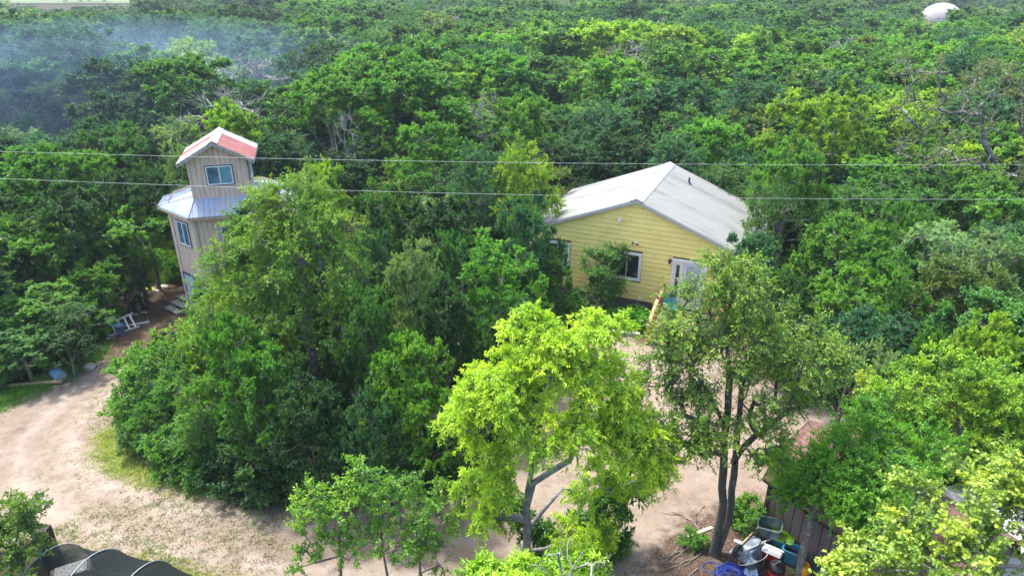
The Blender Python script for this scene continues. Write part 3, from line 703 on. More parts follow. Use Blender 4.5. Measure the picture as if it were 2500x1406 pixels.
def grooves(p, q, z0, z1f, skip=(), step=.2, parent=None):
    """vertical board grooves as shallow dark battens' gaps (real strips 3 mm proud)"""
    b = MB(); p = Vector((*p, 0)); q = Vector((*q, 0)); L = (q - p).length; d = (q - p) / L; nrm = Vector((d.y, -d.x, 0)); s = step * .6
    while s < L - .05:
        c = p + d * s; z1 = z1f(s)
        segs = [(z0, z1)]
        for a0, a1, y0, y1 in skip:
            if a0 - .02 < s < a1 + .02: segs = [x for g in segs for x in ((g[0], min(g[1], y0)), (max(g[0], y1), g[1])) if x[1] - x[0] > .03]
        for g0, g1 in segs: b.bar(c + nrm * .001 + Vector((0, 0, g0)), c + nrm * .001 + Vector((0, 0, g1)), .014, .008)
        s += step
    return b
gb = MB()
def addg(o): gb.add(o.v, o.f)
addg(grooves(A[7], A[0], 0, lambda s: 5.2, [(.1, .95, 0, 2.25), (1.15, 1.6, .9, 2.0), (.42, 1.32, 3.55, 4.95)])); addg(grooves(A[0], A[1], 0, lambda s: 5.2, [(1.1, 2.2, 3.7, 4.85)])); addg(grooves(A[6], A[7], 0, lambda s: 5.2))
for i in (1, 2): addg(grooves(A[i], A[i + 1], 0, lambda s: 5.2))
gb.build("board_grooves", GRV, lw)
CBM = mat("corner_boards", (.70, .55, .46), .85, var=.1)
for i in (0, 7, 1, 2): MB().box((A[i][0], A[i][1], 2.6), (.13, .13, 5.2), rz=.4 if i == 0 else -.4).build("corner_board", CBM, lw)
# skirt roof
E_ = [(-1.48, -.28), (1.48, -.28), (3.02, 1.85), (3.02, 3.35), (1.6, 5.15), (-1.6, 5.15), (-3.02, 3.35), (-3.02, 1.85)]
Bx = (-1.2, 1.15, .35, 2.75)
I_ = [(-1.2, .35), (1.15, .35), (1.15, .9), (1.15, 2.2), (1.15, 2.75), (-1.2, 2.75), (-1.2, 2.2), (-1.2, .9)]
rb = MB(); n = 8
ZE, ZI = 5.28, 5.92
rb.add([(x, y, ZE) for x, y in E_] + [(x, y, ZI) for x, y in I_] + [(x, y, ZE - .03) for x, y in E_] + [(x, y, ZI - .03) for x, y in I_],
       [f for i in range(n) for f in ((i, (i + 1) % n, n + (i + 1) % n, n + i), (2 * n + (i + 1) % n, 2 * n + i, 3 * n + i, 3 * n + (i + 1) % n), ((i + 1) % n, i, 2 * n + i, 2 * n + (i + 1) % n))])
for i in range(n):                                        # standing ribs and hip caps
    e0, e1, i0, i1 = [Vector((*q, z)) for q, z in ((E_[i], ZE), (E_[(i + 1) % n], ZE), (I_[i], ZI), (I_[(i + 1) % n], ZI))]
    rb.bar(e0 + Vector((0, 0, .012)), i0 + Vector((0, 0, .012)), .11, .02)
    dE = (e1 - e0); L = dE.length; d = dE / L; k = .22
    up = ((i0 + i1) / 2 - (e0 + e1) / 2); up = up - d * up.dot(d)
    while k < L - .1:
        p = e0 + d * k; t = 1.0
        # clip by hips
        for hip0, hip1 in ((e0, i0), (e1, i1)):
            h2 = (hip1 - hip0); s_h = abs(h2.dot(d)); reach = abs((p - hip0).dot(d))
            if s_h > 1e-4 and h2.dot(d) * (p - hip0).dot(d) > 0: t = min(t, reach / s_h)
        if t > .08: rb.bar(p + Vector((0, 0, .012)), p + up * t * .98 + Vector((0, 0, .012)), .035, .022)
        k += .22
sk = rb.build("skirt_roof", GALV, tw)
b = MB()
for i in range(n): b.bar(Vector((*E_[i], ZE - .09)), Vector((*E_[(i + 1) % n], ZE - .09)), .03, .10)
b.build("fascia", mat("fascia_wood", (.42, .32, .22), .85, var=.2), sk)
# upper room
TW, TL, TE_, TR_ = 1.543, 2.88, 7.557, 8.40; TS = (TR_ - TE_) / TW
def tz(u): return TR_ - TS * abs(u)
b = MB(); x0, x1, y0, y1 = Bx; pf = [(x0, 5.6), (x1, 5.6), (x1, tz(x1) - .04), (0, TR_ - .04), (x0, tz(x0) - .04)]; m_ = 5
b.add([(x, y0, z) for x, z in pf] + [(x, y1, z) for x, z in pf], [tuple(range(m_)), tuple(range(9, 4, -1))] + [(i, m_ + i, m_ + (i + 1) % m_, (i + 1) % m_) for i in range(m_)])
uw = b.build("upper_wall", TAN, tw)
gb = MB(); addg(grooves((x0, y0), (x1, y0), 5.95, lambda s: tz(x0 + s) - .1, [(.6, 1.85, 6.40, 7.38)])); addg(grooves((x1, y0), (x1, y1), 5.95, lambda s: tz(x1) - .1, [(.5, 1.8, 6.4, 7.35)]))
gb.build("board_grooves", GRV, uw)
for x in (x0 + .03, x1 - .03): MB().box((x, y0 - .012, 6.72), (.07, .03, 1.5)).build("corner_board", TAN, uw)
GB = mat("blue_window_glass", (.05, .13, .19), .12, spec=.7, var=.2, vs=3, c2=(.09, .22, .30), c2s=3)
GB2 = mat("pale_window_glass", (.12, .30, .38), .15, spec=.7, var=.25, vs=4)
def twin(c, ang, w, h, parent, right=None):
    e = empty("window", c, ang); e.parent = parent
    fr = MB(); t = .035
    for z in (-h / 2, h / 2): fr.box((0, 0, z), (w + t, .05, t))
    for x in (-w / 2, w / 2): fr.box((x, 0, 0), (t, .049, h - t))
    fr.build("frame", BLK, e)
    s = MB(); w2 = w - t; h2 = h - t; q = .045
    for z in (-h2 / 2 + q / 2, h2 / 2 - q / 2): s.box((0, -.012, z), (w2, .04, q))
    for x in (-w2 / 2 + q / 2, 0, w2 / 2 - q / 2): s.box((x, -.014, 0), (q, .04, h2 - 2 * q))
    s.build("sash", WHT, e)
    MB().box((-w2 / 4, .004, 0), (w2 / 2 - q, .01, h2 - q)).build("pane", GB, e); MB().box((w2 / 4, .004, 0), (w2 / 2 - q, .01, h2 - q)).build("pane", right or GB, e)
    return e
# windows sit 2 cm proud of the boards
e = twin((.03, y0 - .02, 6.89), 0, 1.09, .84, tw, GB2); twin((x1 + .02, 1.5, 6.87), R(90), 1.1, .84, tw)
dch = Vector((A[0][0] - A[7][0], A[0][1] - A[7][1], 0)); Lc = dch.length; dch /= Lc; nch = Vector((dch.y, -dch.x, 0)); ac = math.atan2(dch.y, dch.x); p7 = Vector((*A[7], 0))
twin(p7 + dch * .90 + nch * .02 + Vector((0, 0, 4.22)), ac, .95, 1.15, tw); twin((A[0][0] + 1.55, .08, 4.25), 0, 1.05, 1.05, tw)
twin(p7 + dch * 1.42 + nch * .02 + Vector((0, 0, 1.5)), ac, .5, .95, tw)
dd = empty("door", p7 + dch * .55 + nch * .02, ac); dd.parent = tw
MB().box((0, 0, 1.08), (.78, .045, 2.05)).build("door_leaf", mat("pale_blue_door", (.45, .55, .66), .5, var=.08), dd)
b = MB(); b.box((-.43, 0, 1.08), (.07, .07, 2.15)); b.box((.43, 0, 1.08), (.07, .07, 2.15)); b.box((0, 0, 2.17), (.93, .07, .07)); b.build("frame", BLK, dd)
MB().lathe([(.03, 0), (.03, .05)], (.3, -.03, 1.05), 8, Matrix.Rotation(R(90), 3, 'X')).build("handle", IRON, dd)
# gabled roof in red and white sheets
def strip(s, v0, v1, m, nm="roof_sheet", uo=TW):
    ns = max(1, int(round((v1 - v0) / .19))); b = MB().add(*ribroof(s * uo, TR_ - TS * uo, s * .01, TR_ - .004, v0, v1 - .002, pitch=(v1 - v0) / ns, h=.018, th=.015)); return b.build(nm, m, tw, label={"white_painted_metal": "white roof sheet", "red_painted_metal": "red roof sheet"}[m.name])
for s, cuts in ((1, [(-.0, .18, 'r'), (.18, 2.05, 'r'), (2.05, TL, 'w')]), (-1, [(0, 1.15, 'w'), (1.15, 1.95, 'r'), (1.95, TL, 'w')])):
    for a_, c_, k_ in cuts:
        if c_ - a_ > .2: strip(s, a_ if a_ > .19 else 0, c_, REDM if k_ == 'r' else WTM)
b = MB()
for s in (-1, 1): b.add([(0, -.03, TR_ + .035), (s * .2, -.03, TR_ + .03 - TS * .2), (s * .2, TL, TR_ + .03 - TS * .2), (0, TL, TR_ + .035)], [(0, 1, 2, 3) if s < 0 else (3, 2, 1, 0)])
b.build("ridge_cap", WTM, tw)
b = MB()
for s in (-1, 1):
    b.add([(0, -.035, TR_ - .02), (s * TW, -.035, TE_ - .02), (s * TW, -.035, TE_ - .17), (0, -.035, TR_ - .17), (0, 0, TR_ - .02), (s * TW, 0, TE_ - .02), (s * TW, 0, TE_ - .17), (0, 0, TR_ - .17)],
          [(0, 1, 2, 3), (7, 6, 5, 4), (0, 4, 5, 1), (1, 5, 6, 2), (2, 6, 7, 3)])
    b.bar((s * (TW - .02), 0.02, TE_ - .09), (s * (TW - .02), TL, TE_ - .09), .03, .13)
b.build("fascia", GWD, tw)
def tloc(u, v): return (TX + math.cos(TA) * u - math.sin(TA) * v, TY + math.sin(TA) * u + math.cos(TA) * v)
# wooden steps in the yard
sp = at(425, 762); stp = empty("wooden_steps", (sp[0], sp[1], 0), R(-38), "weathered grey wooden steps left of the big tree below the tower", "steps")
for k in range(3): MB().box((0, .34 * k, .14 + .17 * k), (1.15, .32, .045)).build("tread", GWD, stp)
for s in (-1, 1): MB().add([(s * .5 - .02, -.15, 0), (s * .5 - .02, .85, 0), (s * .5 - .02, .85, .45), (s * .5 - .02, -.15, .08), (s * .5 + .02, -.15, 0), (s * .5 + .02, .85, 0), (s * .5 + .02, .85, .45), (s * .5 + .02, -.15, .08)], [(0, 1, 2, 3), (7, 6, 5, 4), (0, 4, 5, 1), (1, 5, 6, 2), (2, 6, 7, 3), (3, 7, 4, 0)]).build("stringer", GWD, stp)

# ------------------------------------------------------------------ brown barn-roofed shed
shed = empty("garden_shed", (7.42, 15.62, -.15), R(-60.5), "brown shed with a barn shaped shingle roof half hidden under a tree", "shed")
BRN = mat("brown_shed_wall", (.165, .125, .115), .85, var=.12, vs=3, bump=.2, bs=60, stretch=(3, 3, .5)); DBR = mat("dark_brown_trim", (.035, .022, .018), .8)
SHN = mat("shingle_brown", (.13, .07, .058), .95, var=.25, vs=12, bump=.5, bs=80, c2=(.18, .11, .095), c2s=3)
SLn = 4.9; Wd = 2.9
pf = [(0, 0), (Wd, 0), (Wd, 2.0), (Wd - .42, 2.72), (Wd / 2, 3.28), (.42, 2.72), (0, 2.0)]; n = len(pf)
b = MB(); b.add([(0, v, z) for v, z in pf] + [(SLn, v, z) for v, z in pf], [tuple(range(n)), tuple(range(2 * n - 1, n - 1, -1))] + [(i, n + i, n + (i + 1) % n, (i + 1) % n) for i in range(n)])
sw = b.build("wall", BRN, shed)
b = MB(); u = .25
while u < SLn: b.box((u, -.002, 1.0), (.018, .008, 1.94)); u += .305
b.build("board_grooves", DBR, sw)
for u in (-.02, SLn + .02): MB().box((u, -.02, 1.0), (.09, .09, 1.96)).build("corner_trim", DBR, shed)
sr = MB()
def slab(p, q, name):
    (v0, z0), (v1, z1) = p, q; L = math.hypot(v1 - v0, z1 - z0); dv, dz = (v1 - v0) / L, (z1 - z0) / L; nv, nz = -dz, dv
    if nz < 0: nv, nz = -nv, -nz
    rows = int(L / .14); b = MB()
    for r in range(rows):
        a0, a1 = L * r / rows, L * (r + 1) / rows + .01; u = -.18 - (.16 if r % 2 else 0)
        while u < SLn + .18:
            ua, ub = max(u, -.18) + .004, min(u + .32, SLn + .18) - .004; u += .32
            if ub - ua < .03: continue
            def P(uu, a, t): return (uu, v0 + dv * a + nv * t, z0 + dz * a + nz * t)
            b.add([P(ua, a0, .036), P(ub, a0, .036), P(ub, a1, .022), P(ua, a1, .022), P(ua, a0, .004), P(ub, a0, .004), P(ub, a1, .004), P(ua, a1, .004)], [(0, 1, 2, 3), (7, 6, 5, 4), (0, 4, 5, 1), (1, 5, 6, 2), (3, 2, 6, 7), (0, 3, 7, 4)])
    return b.build("roof", SHN, shed, label=name)
slab((-.14, 1.86), (.42, 2.74), "steep lower roof slope"); slab((.38, 2.71), (Wd / 2, 3.29), "gentle upper roof slope")
slab((Wd + .14, 1.86), (Wd - .42, 2.74), "far steep roof slope"); slab((Wd - .38, 2.71), (Wd / 2, 3.29), "far gentle roof slope")
b = MB(); b.bar((-.19, -.15, 1.84), (SLn + .19, -.15, 1.84), .03, .12)
for (p, q) in (((-.14, 1.86), (.42, 2.74)), ((.42, 2.74), (Wd / 2, 3.3)), ((Wd + .14, 1.86), (Wd - .42, 2.74)), ((Wd - .42, 2.74), (Wd / 2, 3.3))): b.bar((-.2, p[0], p[1] - .05), (-.2, q[0], q[1] - .05), .03, .12)
b.build("fascia", DBR, shed)

# ------------------------------------------------------------------ white and red roofed outbuilding under the near oak
ob = at(2330, 1330, 1.6); rfo = empty("low_outbuilding", (ob[0], ob[1] + .6, 0), R(14), "low white roofed outbuilding with a faded red roof stripe hidden under the near oak", "outbuilding")
MB().box((0, 0, .75), (4.6, 2.4, 1.5)).build("wall", mat("off_white_wall", (.45, .43, .40), .8, var=.15), rfo)
for k, (a_, c_, m_) in enumerate(((-2.5, -.95, WTM), (-.95, -.1, REDM), (-.1, 1.6, WTM), (1.6, 2.5, WTM))):
    vs, fs = ribroof(-1.4, 1.5, 1.4, 1.85, a_, c_ - .003, .22); MB().add([(v, -u, z) for u, v, z in vs], [f[::-1] for f in fs]).build("roof_sheet", m_, rfo)

# ------------------------------------------------------------------ far buildings, dome, pylons
DOM = mat("dome_concrete", (.36, .345, .34), .85, var=.12, vs=.6, c2=(.27, .25, .25), c2s=.8, c2t=(.5, .7), bump=.3, bs=3)
dm = at(2290, 68); dome = empty("dome_building", (dm[0], dm[1], -.2), 0, "pale round dome house standing out of the woods at the far upper right", "dome house")
prof = [(5.3 * math.cos(t), 2.0 + 4.4 * math.sin(t)) for t in np.linspace(0, math.pi / 2 * .98, 12)]
MB().lathe(prof, n=40).build("dome_shell", DOM, dome, smooth=True)
MB().lathe([(5.3, 0), (5.3, 2.0), (5.42, 2.0), (5.42, 2.3), (5.25, 2.35)], n=40, cap=False).build("base_wall", mat("dome_base", (.36, .37, .40), .8, var=.2), dome)
for a_ in (-2.2, -1.75, -1.3): MB().box((5.34 * math.cos(a_), 5.34 * math.sin(a_), 1.2), (.1, 1.1, 1.3), rz=a_).build("window", GLS, dome)
def cottage(px, py, Yd, w, d, hh, rz, wallc, roofm, label):
    p = atd(px, py, Yd); o = empty("far_house", (p[0], p[1], 0), rz, label, "house"); z = p[2]
    b = MB(); pf = [(-d / 2, 0), (d / 2, 0), (d / 2, z - hh), (0, z - .05), (-d / 2, z - hh)]; n = 5
    b.add([(-w / 2, y, q) for y, q in pf] + [(w / 2, y, q) for y, q in pf], [tuple(range(n))[::-1], tuple(range(n, 2 * n))] + [(i, (i + 1) % n, n + (i + 1) % n, n + i) for i in range(n)]); b.build("wall", wallc, o)
    b = MB()
    for s in (-1, 1): b.add(*ribroof(s * (d / 2 + .4), z - hh - .35 * hh / (d / 2) + .02, 0, z, -w / 2 - .4, w / 2 + .4, .6, .05))
    b.v = [(y, x, q) for x, y, q in b.v]; b.f = [f[::-1] for f in b.f]; b.build("roof", roofm, o)
    for k in (-1, 1): MB().box((k * w * .25, -d / 2 - .02, (z - hh) * .55), (1.1, .06, 1.1)).build("window", GLS, o)
    return o
WF = mat("pale_far_wall", (.6, .6, .58), .8); TR2 = mat("tan_far_roof", (.45, .38, .32), .8, var=.1)
FARH = [(722, 92, 120, 9, 6, 1.2, .05, WTM, "white roofed house peeping out of the woods below the horizon at upper left centre"), (352, 54, 200, 5, 4, .8, 0, WTM, "tiny white roof in the hazy woods at the far upper left"),
        (606, 14, 260, 11, 7, 1.5, .1, TR2, "tan roofed house near the horizon at upper left"), (-6, 101, 150, 8, 6, .8, 0, TR2, "flat tan roof at the left edge in the hazy woods"),
        (1607, 0, 235, 4, 4, .8, 0, WTM, "small pale building at the very top of the photo right of centre"), (1150, -6, 270, 5, 5, .8, .2, WTM, "pale shed at the horizon near top centre")]
for px, py, Yd, w, d, hh, rz, rm, lb in FARH: cottage(px, py, Yd, w, d, hh, rz, WF, rm, lb)
STEEL = mat("pylon_steel", (.30, .32, .36), .5, metal=.4)
for px, Yd, lb in ((178, 345, "left lattice pylon standing at the edge of the far field"), (207, 380, "middle lattice pylon at the edge of the far field"), (236, 350, "right lattice pylon standing at the edge of the far field")):
    p = atd(px, 4, Yd); py_ = empty("lattice_pylon", (p[0], p[1], .3), .4, lb, "pylon", "lattice pylons by the far field")
    def corner(k, z): w = 3.2 * (1 - z / 34); return Vector((w * (1, -1, -1, 1)[k], w * (1, 1, -1, -1)[k], z))
    for k in range(4): MB().bar(corner(k, 0), corner(k, 30), .28).build("leg", STEEL, py_)
    b = MB()
    for j in range(8):
        for k in range(4):
            z0, z1 = 30 * (j / 8) ** .9, 30 * ((j + 1) / 8) ** .9
            b.bar(corner(k, z0), corner((k + 1) % 4, z1), .14); b.bar(corner((k + 1) % 4, z0), corner(k, z1), .14)
    b.build("bracing", STEEL, py_)
    b = MB()
    for z in (22, 26, 30): b.bar((-6, 0, z), (6, 0, z), .3); b.bar((-6, 0, z), (0, 0, z + 1.4), .15); b.bar((6, 0, z), (0, 0, z + 1.4), .15)
    b.build("cross_arm", STEEL, py_)
# ------------------------------------------------------------------ the trees one knows by sight
def lobe_px(px, py, rx, ry, Y, n, shell=.35, dy=1.0):
    c = atd(px, py, Y); m = proj(c)[2] / F_PX
    return (tuple(c), (rx * m, (rx + ry) / 2 * m * dy, ry * m * 1.05), n, shell)
def hero(name, base, lobes, trunk, tint, label, cat="tree", **kw):
    b = np.array([base[0], base[1], 0.0])
    lb = [((c[0] - b[0], c[1] - b[1], c[2]), r, n, s) for c, r, n, s in lobes]
    tr = [[(p[0] - b[0], p[1] - b[1], p[2], r) for p, r in pl] for pl in trunk]
    tme, cme = make_tree(kw.pop('seed', 1), lb, tr, **kw)
    o = empty(name, (b[0], b[1], 0), 0, label, cat); link("trunk", tme, o)
    if cme: c = link("crown", cme, o); c["tint"] = tint
    for c, r, n, s in lobes: TREES.append((c[0], c[1], max(r[0], r[1]) * .95))
    return o
def P(px, py, Y, r): return (tuple(atd(px, py, Y)), r)
def G(px, py, r): q = at(px, py); return ((q[0], q[1], -.15), r)

Yl = 13.75; gl = at(1292, 1436)
hero("lime_green_tree", gl, [lobe_px(*a) for a in [(1350, 880, 125, 75, Yl + .3, 26), (1215, 950, 85, 60, Yl, 17), (1475, 950, 95, 75, Yl + .2, 18), (1400, 830, 70, 40, Yl + .4, 8), (1305, 800, 55, 38, Yl + .3, 10), (1475, 805, 50, 35, Yl + .5, 7),
     (1535, 1065, 80, 60, Yl, 13), (1340, 1020, 110, 55, Yl - .3, 16), (1165, 1025, 60, 50, Yl, 12), (1180, 950, 55, 45, Yl + .2, 9), (1560, 1010, 55, 55, Yl + .1, 9), (1590, 1090, 50, 45, Yl, 7), (1175, 1225, 66, 72, Yl - .2, 22), (1235, 1135, 50, 40, Yl - .2, 9), (1440, 1100, 80, 50, Yl - .4, 10), (1465, 1215, 70, 60, Yl + .2, 11), (1440, 1330, 50, 55, Yl + .2, 9), (1580, 1140, 55, 50, Yl + .1, 9), (1360, 1300, 45, 45, Yl + .5, 6)]],
     [[((gl[0], gl[1], -.15), .125), P(1286, 1345, Yl - .1, .11), P(1284, 1240, Yl, .10), P(1300, 1180, Yl, .095), P(1345, 1150, Yl, .09), P(1392, 1122, Yl, .08), P(1418, 1050, Yl, .065), P(1425, 950, Yl, .06), P(1400, 870, Yl, .035)],
      [P(1284, 1230, Yl, .08), P(1300, 1120, Yl + .1, .07), P(1318, 1040, Yl + .1, .075), P(1345, 930, Yl + .1, .05), P(1330, 860, Yl, .03)],
      [P(1290, 1290, Yl, .07), P(1330, 1240, Yl + .2, .06), P(1375, 1190, Yl + .3, .04)]],
     TINT['L'], "tall bright lime green tree with a pale curved trunk in the middle of the driveway", seed=101,
     leaf=('lance', .105, .036), twigs=15, per=38, tl=.52, droop=.42, up=.2, bark=BARK_PALE, tipr=.012, bare=.07, leafup=.5, vr=(.1, .9), flat=.9)
gdk = at(1400, 1415)
hero("understory_tree", gdk, [lobe_px(*a) for a in [(1480, 1245, 60, 55, 14.9, 16), (1430, 1310, 55, 40, 14.7, 12), (1280, 1265, 38, 38, 14.6, 9), (1530, 1180, 45, 40, 15.1, 9), (1345, 1320, 40, 35, 14.6, 8), (1500, 1320, 35, 30, 14.7, 6)]],
     [[((gdk[0], gdk[1] + .3, -.1), .07), P(1420, 1340, 14.7, .05), P(1460, 1270, 14.8, .03)], [P(1415, 1345, 14.7, .04), P(1300, 1290, 14.6, .02)]], (.075, .20, .02), "dark green leafy tree filling in behind the lower trunk of the lime green tree", seed=121,
     leaf=('lance', .15, .055), twigs=11, per=18, tl=.4, droop=.35, up=.2, tipr=.008)
g2 = at(1330, 1620)
hero("lime_green_tree", g2, [lobe_px(*a) for a in [(1240, 1400, 70, 34, 11.4, 18), (1350, 1405, 80, 40, 11.4, 20), (1440, 1395, 55, 36, 11.6, 14), (1180, 1430, 60, 30, 11.4, 10)]],
     [[((g2[0], g2[1], -.15), .07), P(1335, 1480, 11.4, .05), P(1345, 1400, 11.4, .03)]], (.32, .54, .04), "low bright green treetop at the bottom edge in front of the pale trunk", seed=102,
     leaf=('lance', .15, .05), twigs=13, per=20, tl=.42, droop=.35, up=.25, bark=BARK_PALE, tipr=.01)
g3 = at(1380, 1600)
hero("dead_tree", g3, [lobe_px(1385, 1385, 90, 45, 11.0, 16, .7)], [[((g3[0], g3[1], -.15), .05), P(1370, 1440, 11.0, .035), P(1362, 1350, 11.0, .02)], [P(1372, 1420, 11.0, .03), P(1425, 1345, 11.0, .015)]], TINT['W'],
     "bare white branches sticking up at the bottom edge left of the twin trunked tree", seed=103, leaf=None, twigs=3, per=0, tl=.25, droop=0, up=.6, bark=DEADWOOD, tipr=.012, twr=.006)

Yt = float(at(1738, 1352)[1]); gt = at(1738, 1352)
hero("twin_trunk_oak", gt, [lobe_px(*a) for a in [(1800, 715, 95, 70, Yt + .6, 26), (1700, 790, 100, 70, Yt + .5, 26), (1840, 810, 110, 70, Yt + .4, 26), (1960, 880, 105, 60, Yt + .3, 24), (1640, 880, 75, 45, Yt + .3, 14), (1740, 900, 110, 50, Yt, 18),
     (1880, 940, 120, 60, Yt, 20), (1800, 1010, 120, 70, Yt - .2, 15), (1680, 1010, 85, 55, Yt - .2, 15), (1660, 1090, 70, 45, Yt - .3, 13), (1850, 1075, 80, 45, Yt - .3, 12), (1740, 1060, 60, 45, Yt - .5, 9), (2010, 860, 55, 40, Yt + .4, 9), (2010, 960, 55, 60, Yt + .2, 8), (2030, 890, 50, 40, Yt + .3, 8), (1672, 815, 50, 35, Yt + .6, 9), (1590, 930, 40, 35, Yt + .2, 6), (1790, 650, 50, 30, Yt + .8, 7)]],
     [[((gt[0], gt[1], -.15), .16), P(1760, 1265, Yt, .12), P(1766, 1150, Yt, .11), P(1772, 1040, Yt, .10), P(1782, 920, Yt + .1, .09), P(1765, 800, Yt + .3, .05), P(1790, 720, Yt + .5, .03)],
      [((gt[0] + .12, gt[1] + .1, -.1), .14), P(1778, 1270, Yt + .1, .11), P(1792, 1160, Yt + .1, .10), P(1800, 1060, Yt + .1, .085), P(1812, 930, Yt, .07), P(1850, 830, Yt + .2, .035)],
      [P(1790, 1130, Yt + .1, .085), P(1850, 1058, Yt, .08), P(1918, 1005, Yt, .07), P(1944, 940, Yt, .05), P(1965, 880, Yt + .2, .03)],
      [P(1770, 1040, Yt, .07), P(1732, 960, Yt, .055), P(1690, 900, Yt + .1, .03)]],
     (.19, .33, .045), "open crowned olive oak with twin dark trunks beside the junk pile", seed=104,
     leaf=('oval', .08, .043), twigs=12, per=16, tl=.62, droop=.14, up=.25, tipr=.0095, bare=.15, wig=.06, bark=mat('dark_bark', (.075, .068, .06), .9, var=.3, vs=9, bump=.6, bs=40, c2=(.17, .17, .155), c2s=5, c2t=(.55, .65)))

gs = at(1950, 1418); Ys = float(gs[1])
hero("live_oak", gs, [lobe_px(*a) for a in [(2050, 1120, 90, 42, Ys + .5, 22), (2140, 1050, 90, 60, Ys + 1.2, 22), (2150, 1160, 110, 50, Ys + .1, 30), (1960, 1150, 55, 32, Ys + .9, 10), (2090, 1190, 80, 40, Ys - .1, 18), (2215, 1260, 60, 38, Ys - .9, 12), (2005, 1180, 50, 28, Ys + .1, 14), (2060, 1225, 50, 30, Ys - .5, 16), (2120, 1250, 50, 30, Ys - .7, 16), (2185, 1300, 50, 34, Ys - 1.3, 12), (2150, 1220, 70, 45, Ys - .5, 18), (1902, 1150, 40, 25, Ys + 1.6, 9), (1955, 1200, 40, 24, Ys + .6, 9), (2240, 1130, 80, 70, Ys + .3, 18), (2010, 1200, 60, 35, Ys + .6, 9)]],
     [[((gs[0], gs[1], -.15), .13), P(1962, 1340, Ys + .1, .115), P(1984, 1250, Ys + .3, .10), P(2030, 1180, Ys + .7, .06), P(2120, 1100, Ys + 1.0, .03)]],
     (.13, .35, .02), "small leaved emerald oak spreading over the brown shed roof", seed=105, leaf=('oval', .07, .036), twigs=12, per=36, tl=.5, droop=.1, up=.3, tipr=.012, bare=.03)
gr = at(2330, 1330); Yr = 16.4
hero("live_oak", (gr[0], Yr), [lobe_px(*a) for a in [(2330, 940, 110, 60, Yr + .5, 28), (2210, 970, 95, 55, Yr + .4, 24), (2430, 970, 100, 70, Yr + .4, 26), (2330, 1040, 140, 60, Yr, 30), (2460, 1080, 80, 60, Yr, 18), (2220, 1060, 80, 50, Yr, 16), (2510, 1000, 70, 70, Yr + .5, 14), (2370, 1130, 110, 40, Yr - .3, 16)]],
     [[((gr[0], Yr, -.15), .17), P(2340, 1200, Yr, .14), P(2340, 1060, Yr, .1), P(2335, 970, Yr + .2, .04)]],
     (.23, .42, .025), "broad yellow green oak with rusty twigs at the right edge above the near oak", seed=106, leaf=('oval', .09, .045), twigs=11, per=30, tl=.5, droop=.1, up=.35, tipr=.012, bare=.03, brown=.025)
gb_ = (8.6, 9.6)
hero("blackjack_oak", gb_, [lobe_px(*a) for a in [(2150, 1362, 75, 34, 10.0, 13), (2060, 1400, 40, 20, 9.8, 5), (2290, 1300, 90, 50, 10.2, 15), (2420, 1215, 75, 60, 10.5, 14), (2220, 1200, 40, 28, 10.8, 5), (2450, 1330, 80, 60, 10.0, 15), (2330, 1380, 90, 40, 9.6, 12), (2400, 1135, 60, 30, 11.0, 6), (2200, 1290, 50, 30, 10.3, 6)]],
     [[((gb_[0], gb_[1], -.15), .16), (tuple(np.array([8.2, 9.6, 2.2])), .14), P(2450, 1440, 9.8, .10), P(2390, 1320, 10.0, .07), P(2402, 1240, 10.3, .05)], [P(2450, 1440, 9.8, .08), P(2280, 1392, 9.8, .055), P(2120, 1392, 9.9, .03)], [P(2395, 1330, 10, .05), P(2270, 1230, 10.5, .025)]],
     (.29, .43, .055), "near blackjack oak with large pale yellow green lobed leaves in the bottom right corner", seed=107, leaf=('lobed', .095, .07), twigs=10, per=15, tl=.42, droop=.05, up=.45, bark=BARK_PALE, tipr=.012, bare=.2)

Yi = 21.6
gx = float(atd(745, 700, Yi)[0])
hero("island_elm", (gx, Yi), [lobe_px(*a) for a in [(700, 495, 60, 38, Yi + .6, 20), (645, 490, 30, 24, Yi + 1, 8), (755, 450, 40, 28, Yi + 1.4, 8), (765, 550, 70, 55, Yi + .5, 22), (628, 575, 68, 55, Yi + .3, 24), (700, 640, 110, 70, Yi, 30), (575, 690, 82, 68, Yi - .3, 28), (810, 660, 70, 70, Yi, 18), (650, 790, 110, 75, Yi - .8, 26), (540, 800, 65, 55, Yi - .5, 16), (780, 790, 70, 60, Yi - .8, 14), (545, 635, 38, 38, Yi, 8), (835, 570, 45, 45, Yi + .3, 9), (860, 730, 55, 60, Yi - .3, 12)]],
     [[((gx, Yi, -.15), .24), P(765, 900, Yi - .2, .2), P(750, 760, Yi - .1, .17), P(735, 640, Yi, .13), P(700, 560, Yi + .2, .08), P(680, 500, Yi + .4, .04)], [P(745, 720, Yi, .11), P(785, 640, Yi, .09), P(770, 600, Yi + .2, .06)], [P(755, 800, Yi - .2, .1), P(650, 740, Yi - .4, .06), P(560, 700, Yi - .3, .03)]],
     (.175, .335, .035), "big yellowish elm hiding the right side of the tower in the tree island", seed=108, leaf=('oval', .10, .045), twigs=11, per=24, tl=.75, droop=.22, up=.3, tipr=.012, bare=.1, brown=.03)
gd = (22.2, 38.0)
gd = tuple(atd(2520, 600, 38.0)[:2])
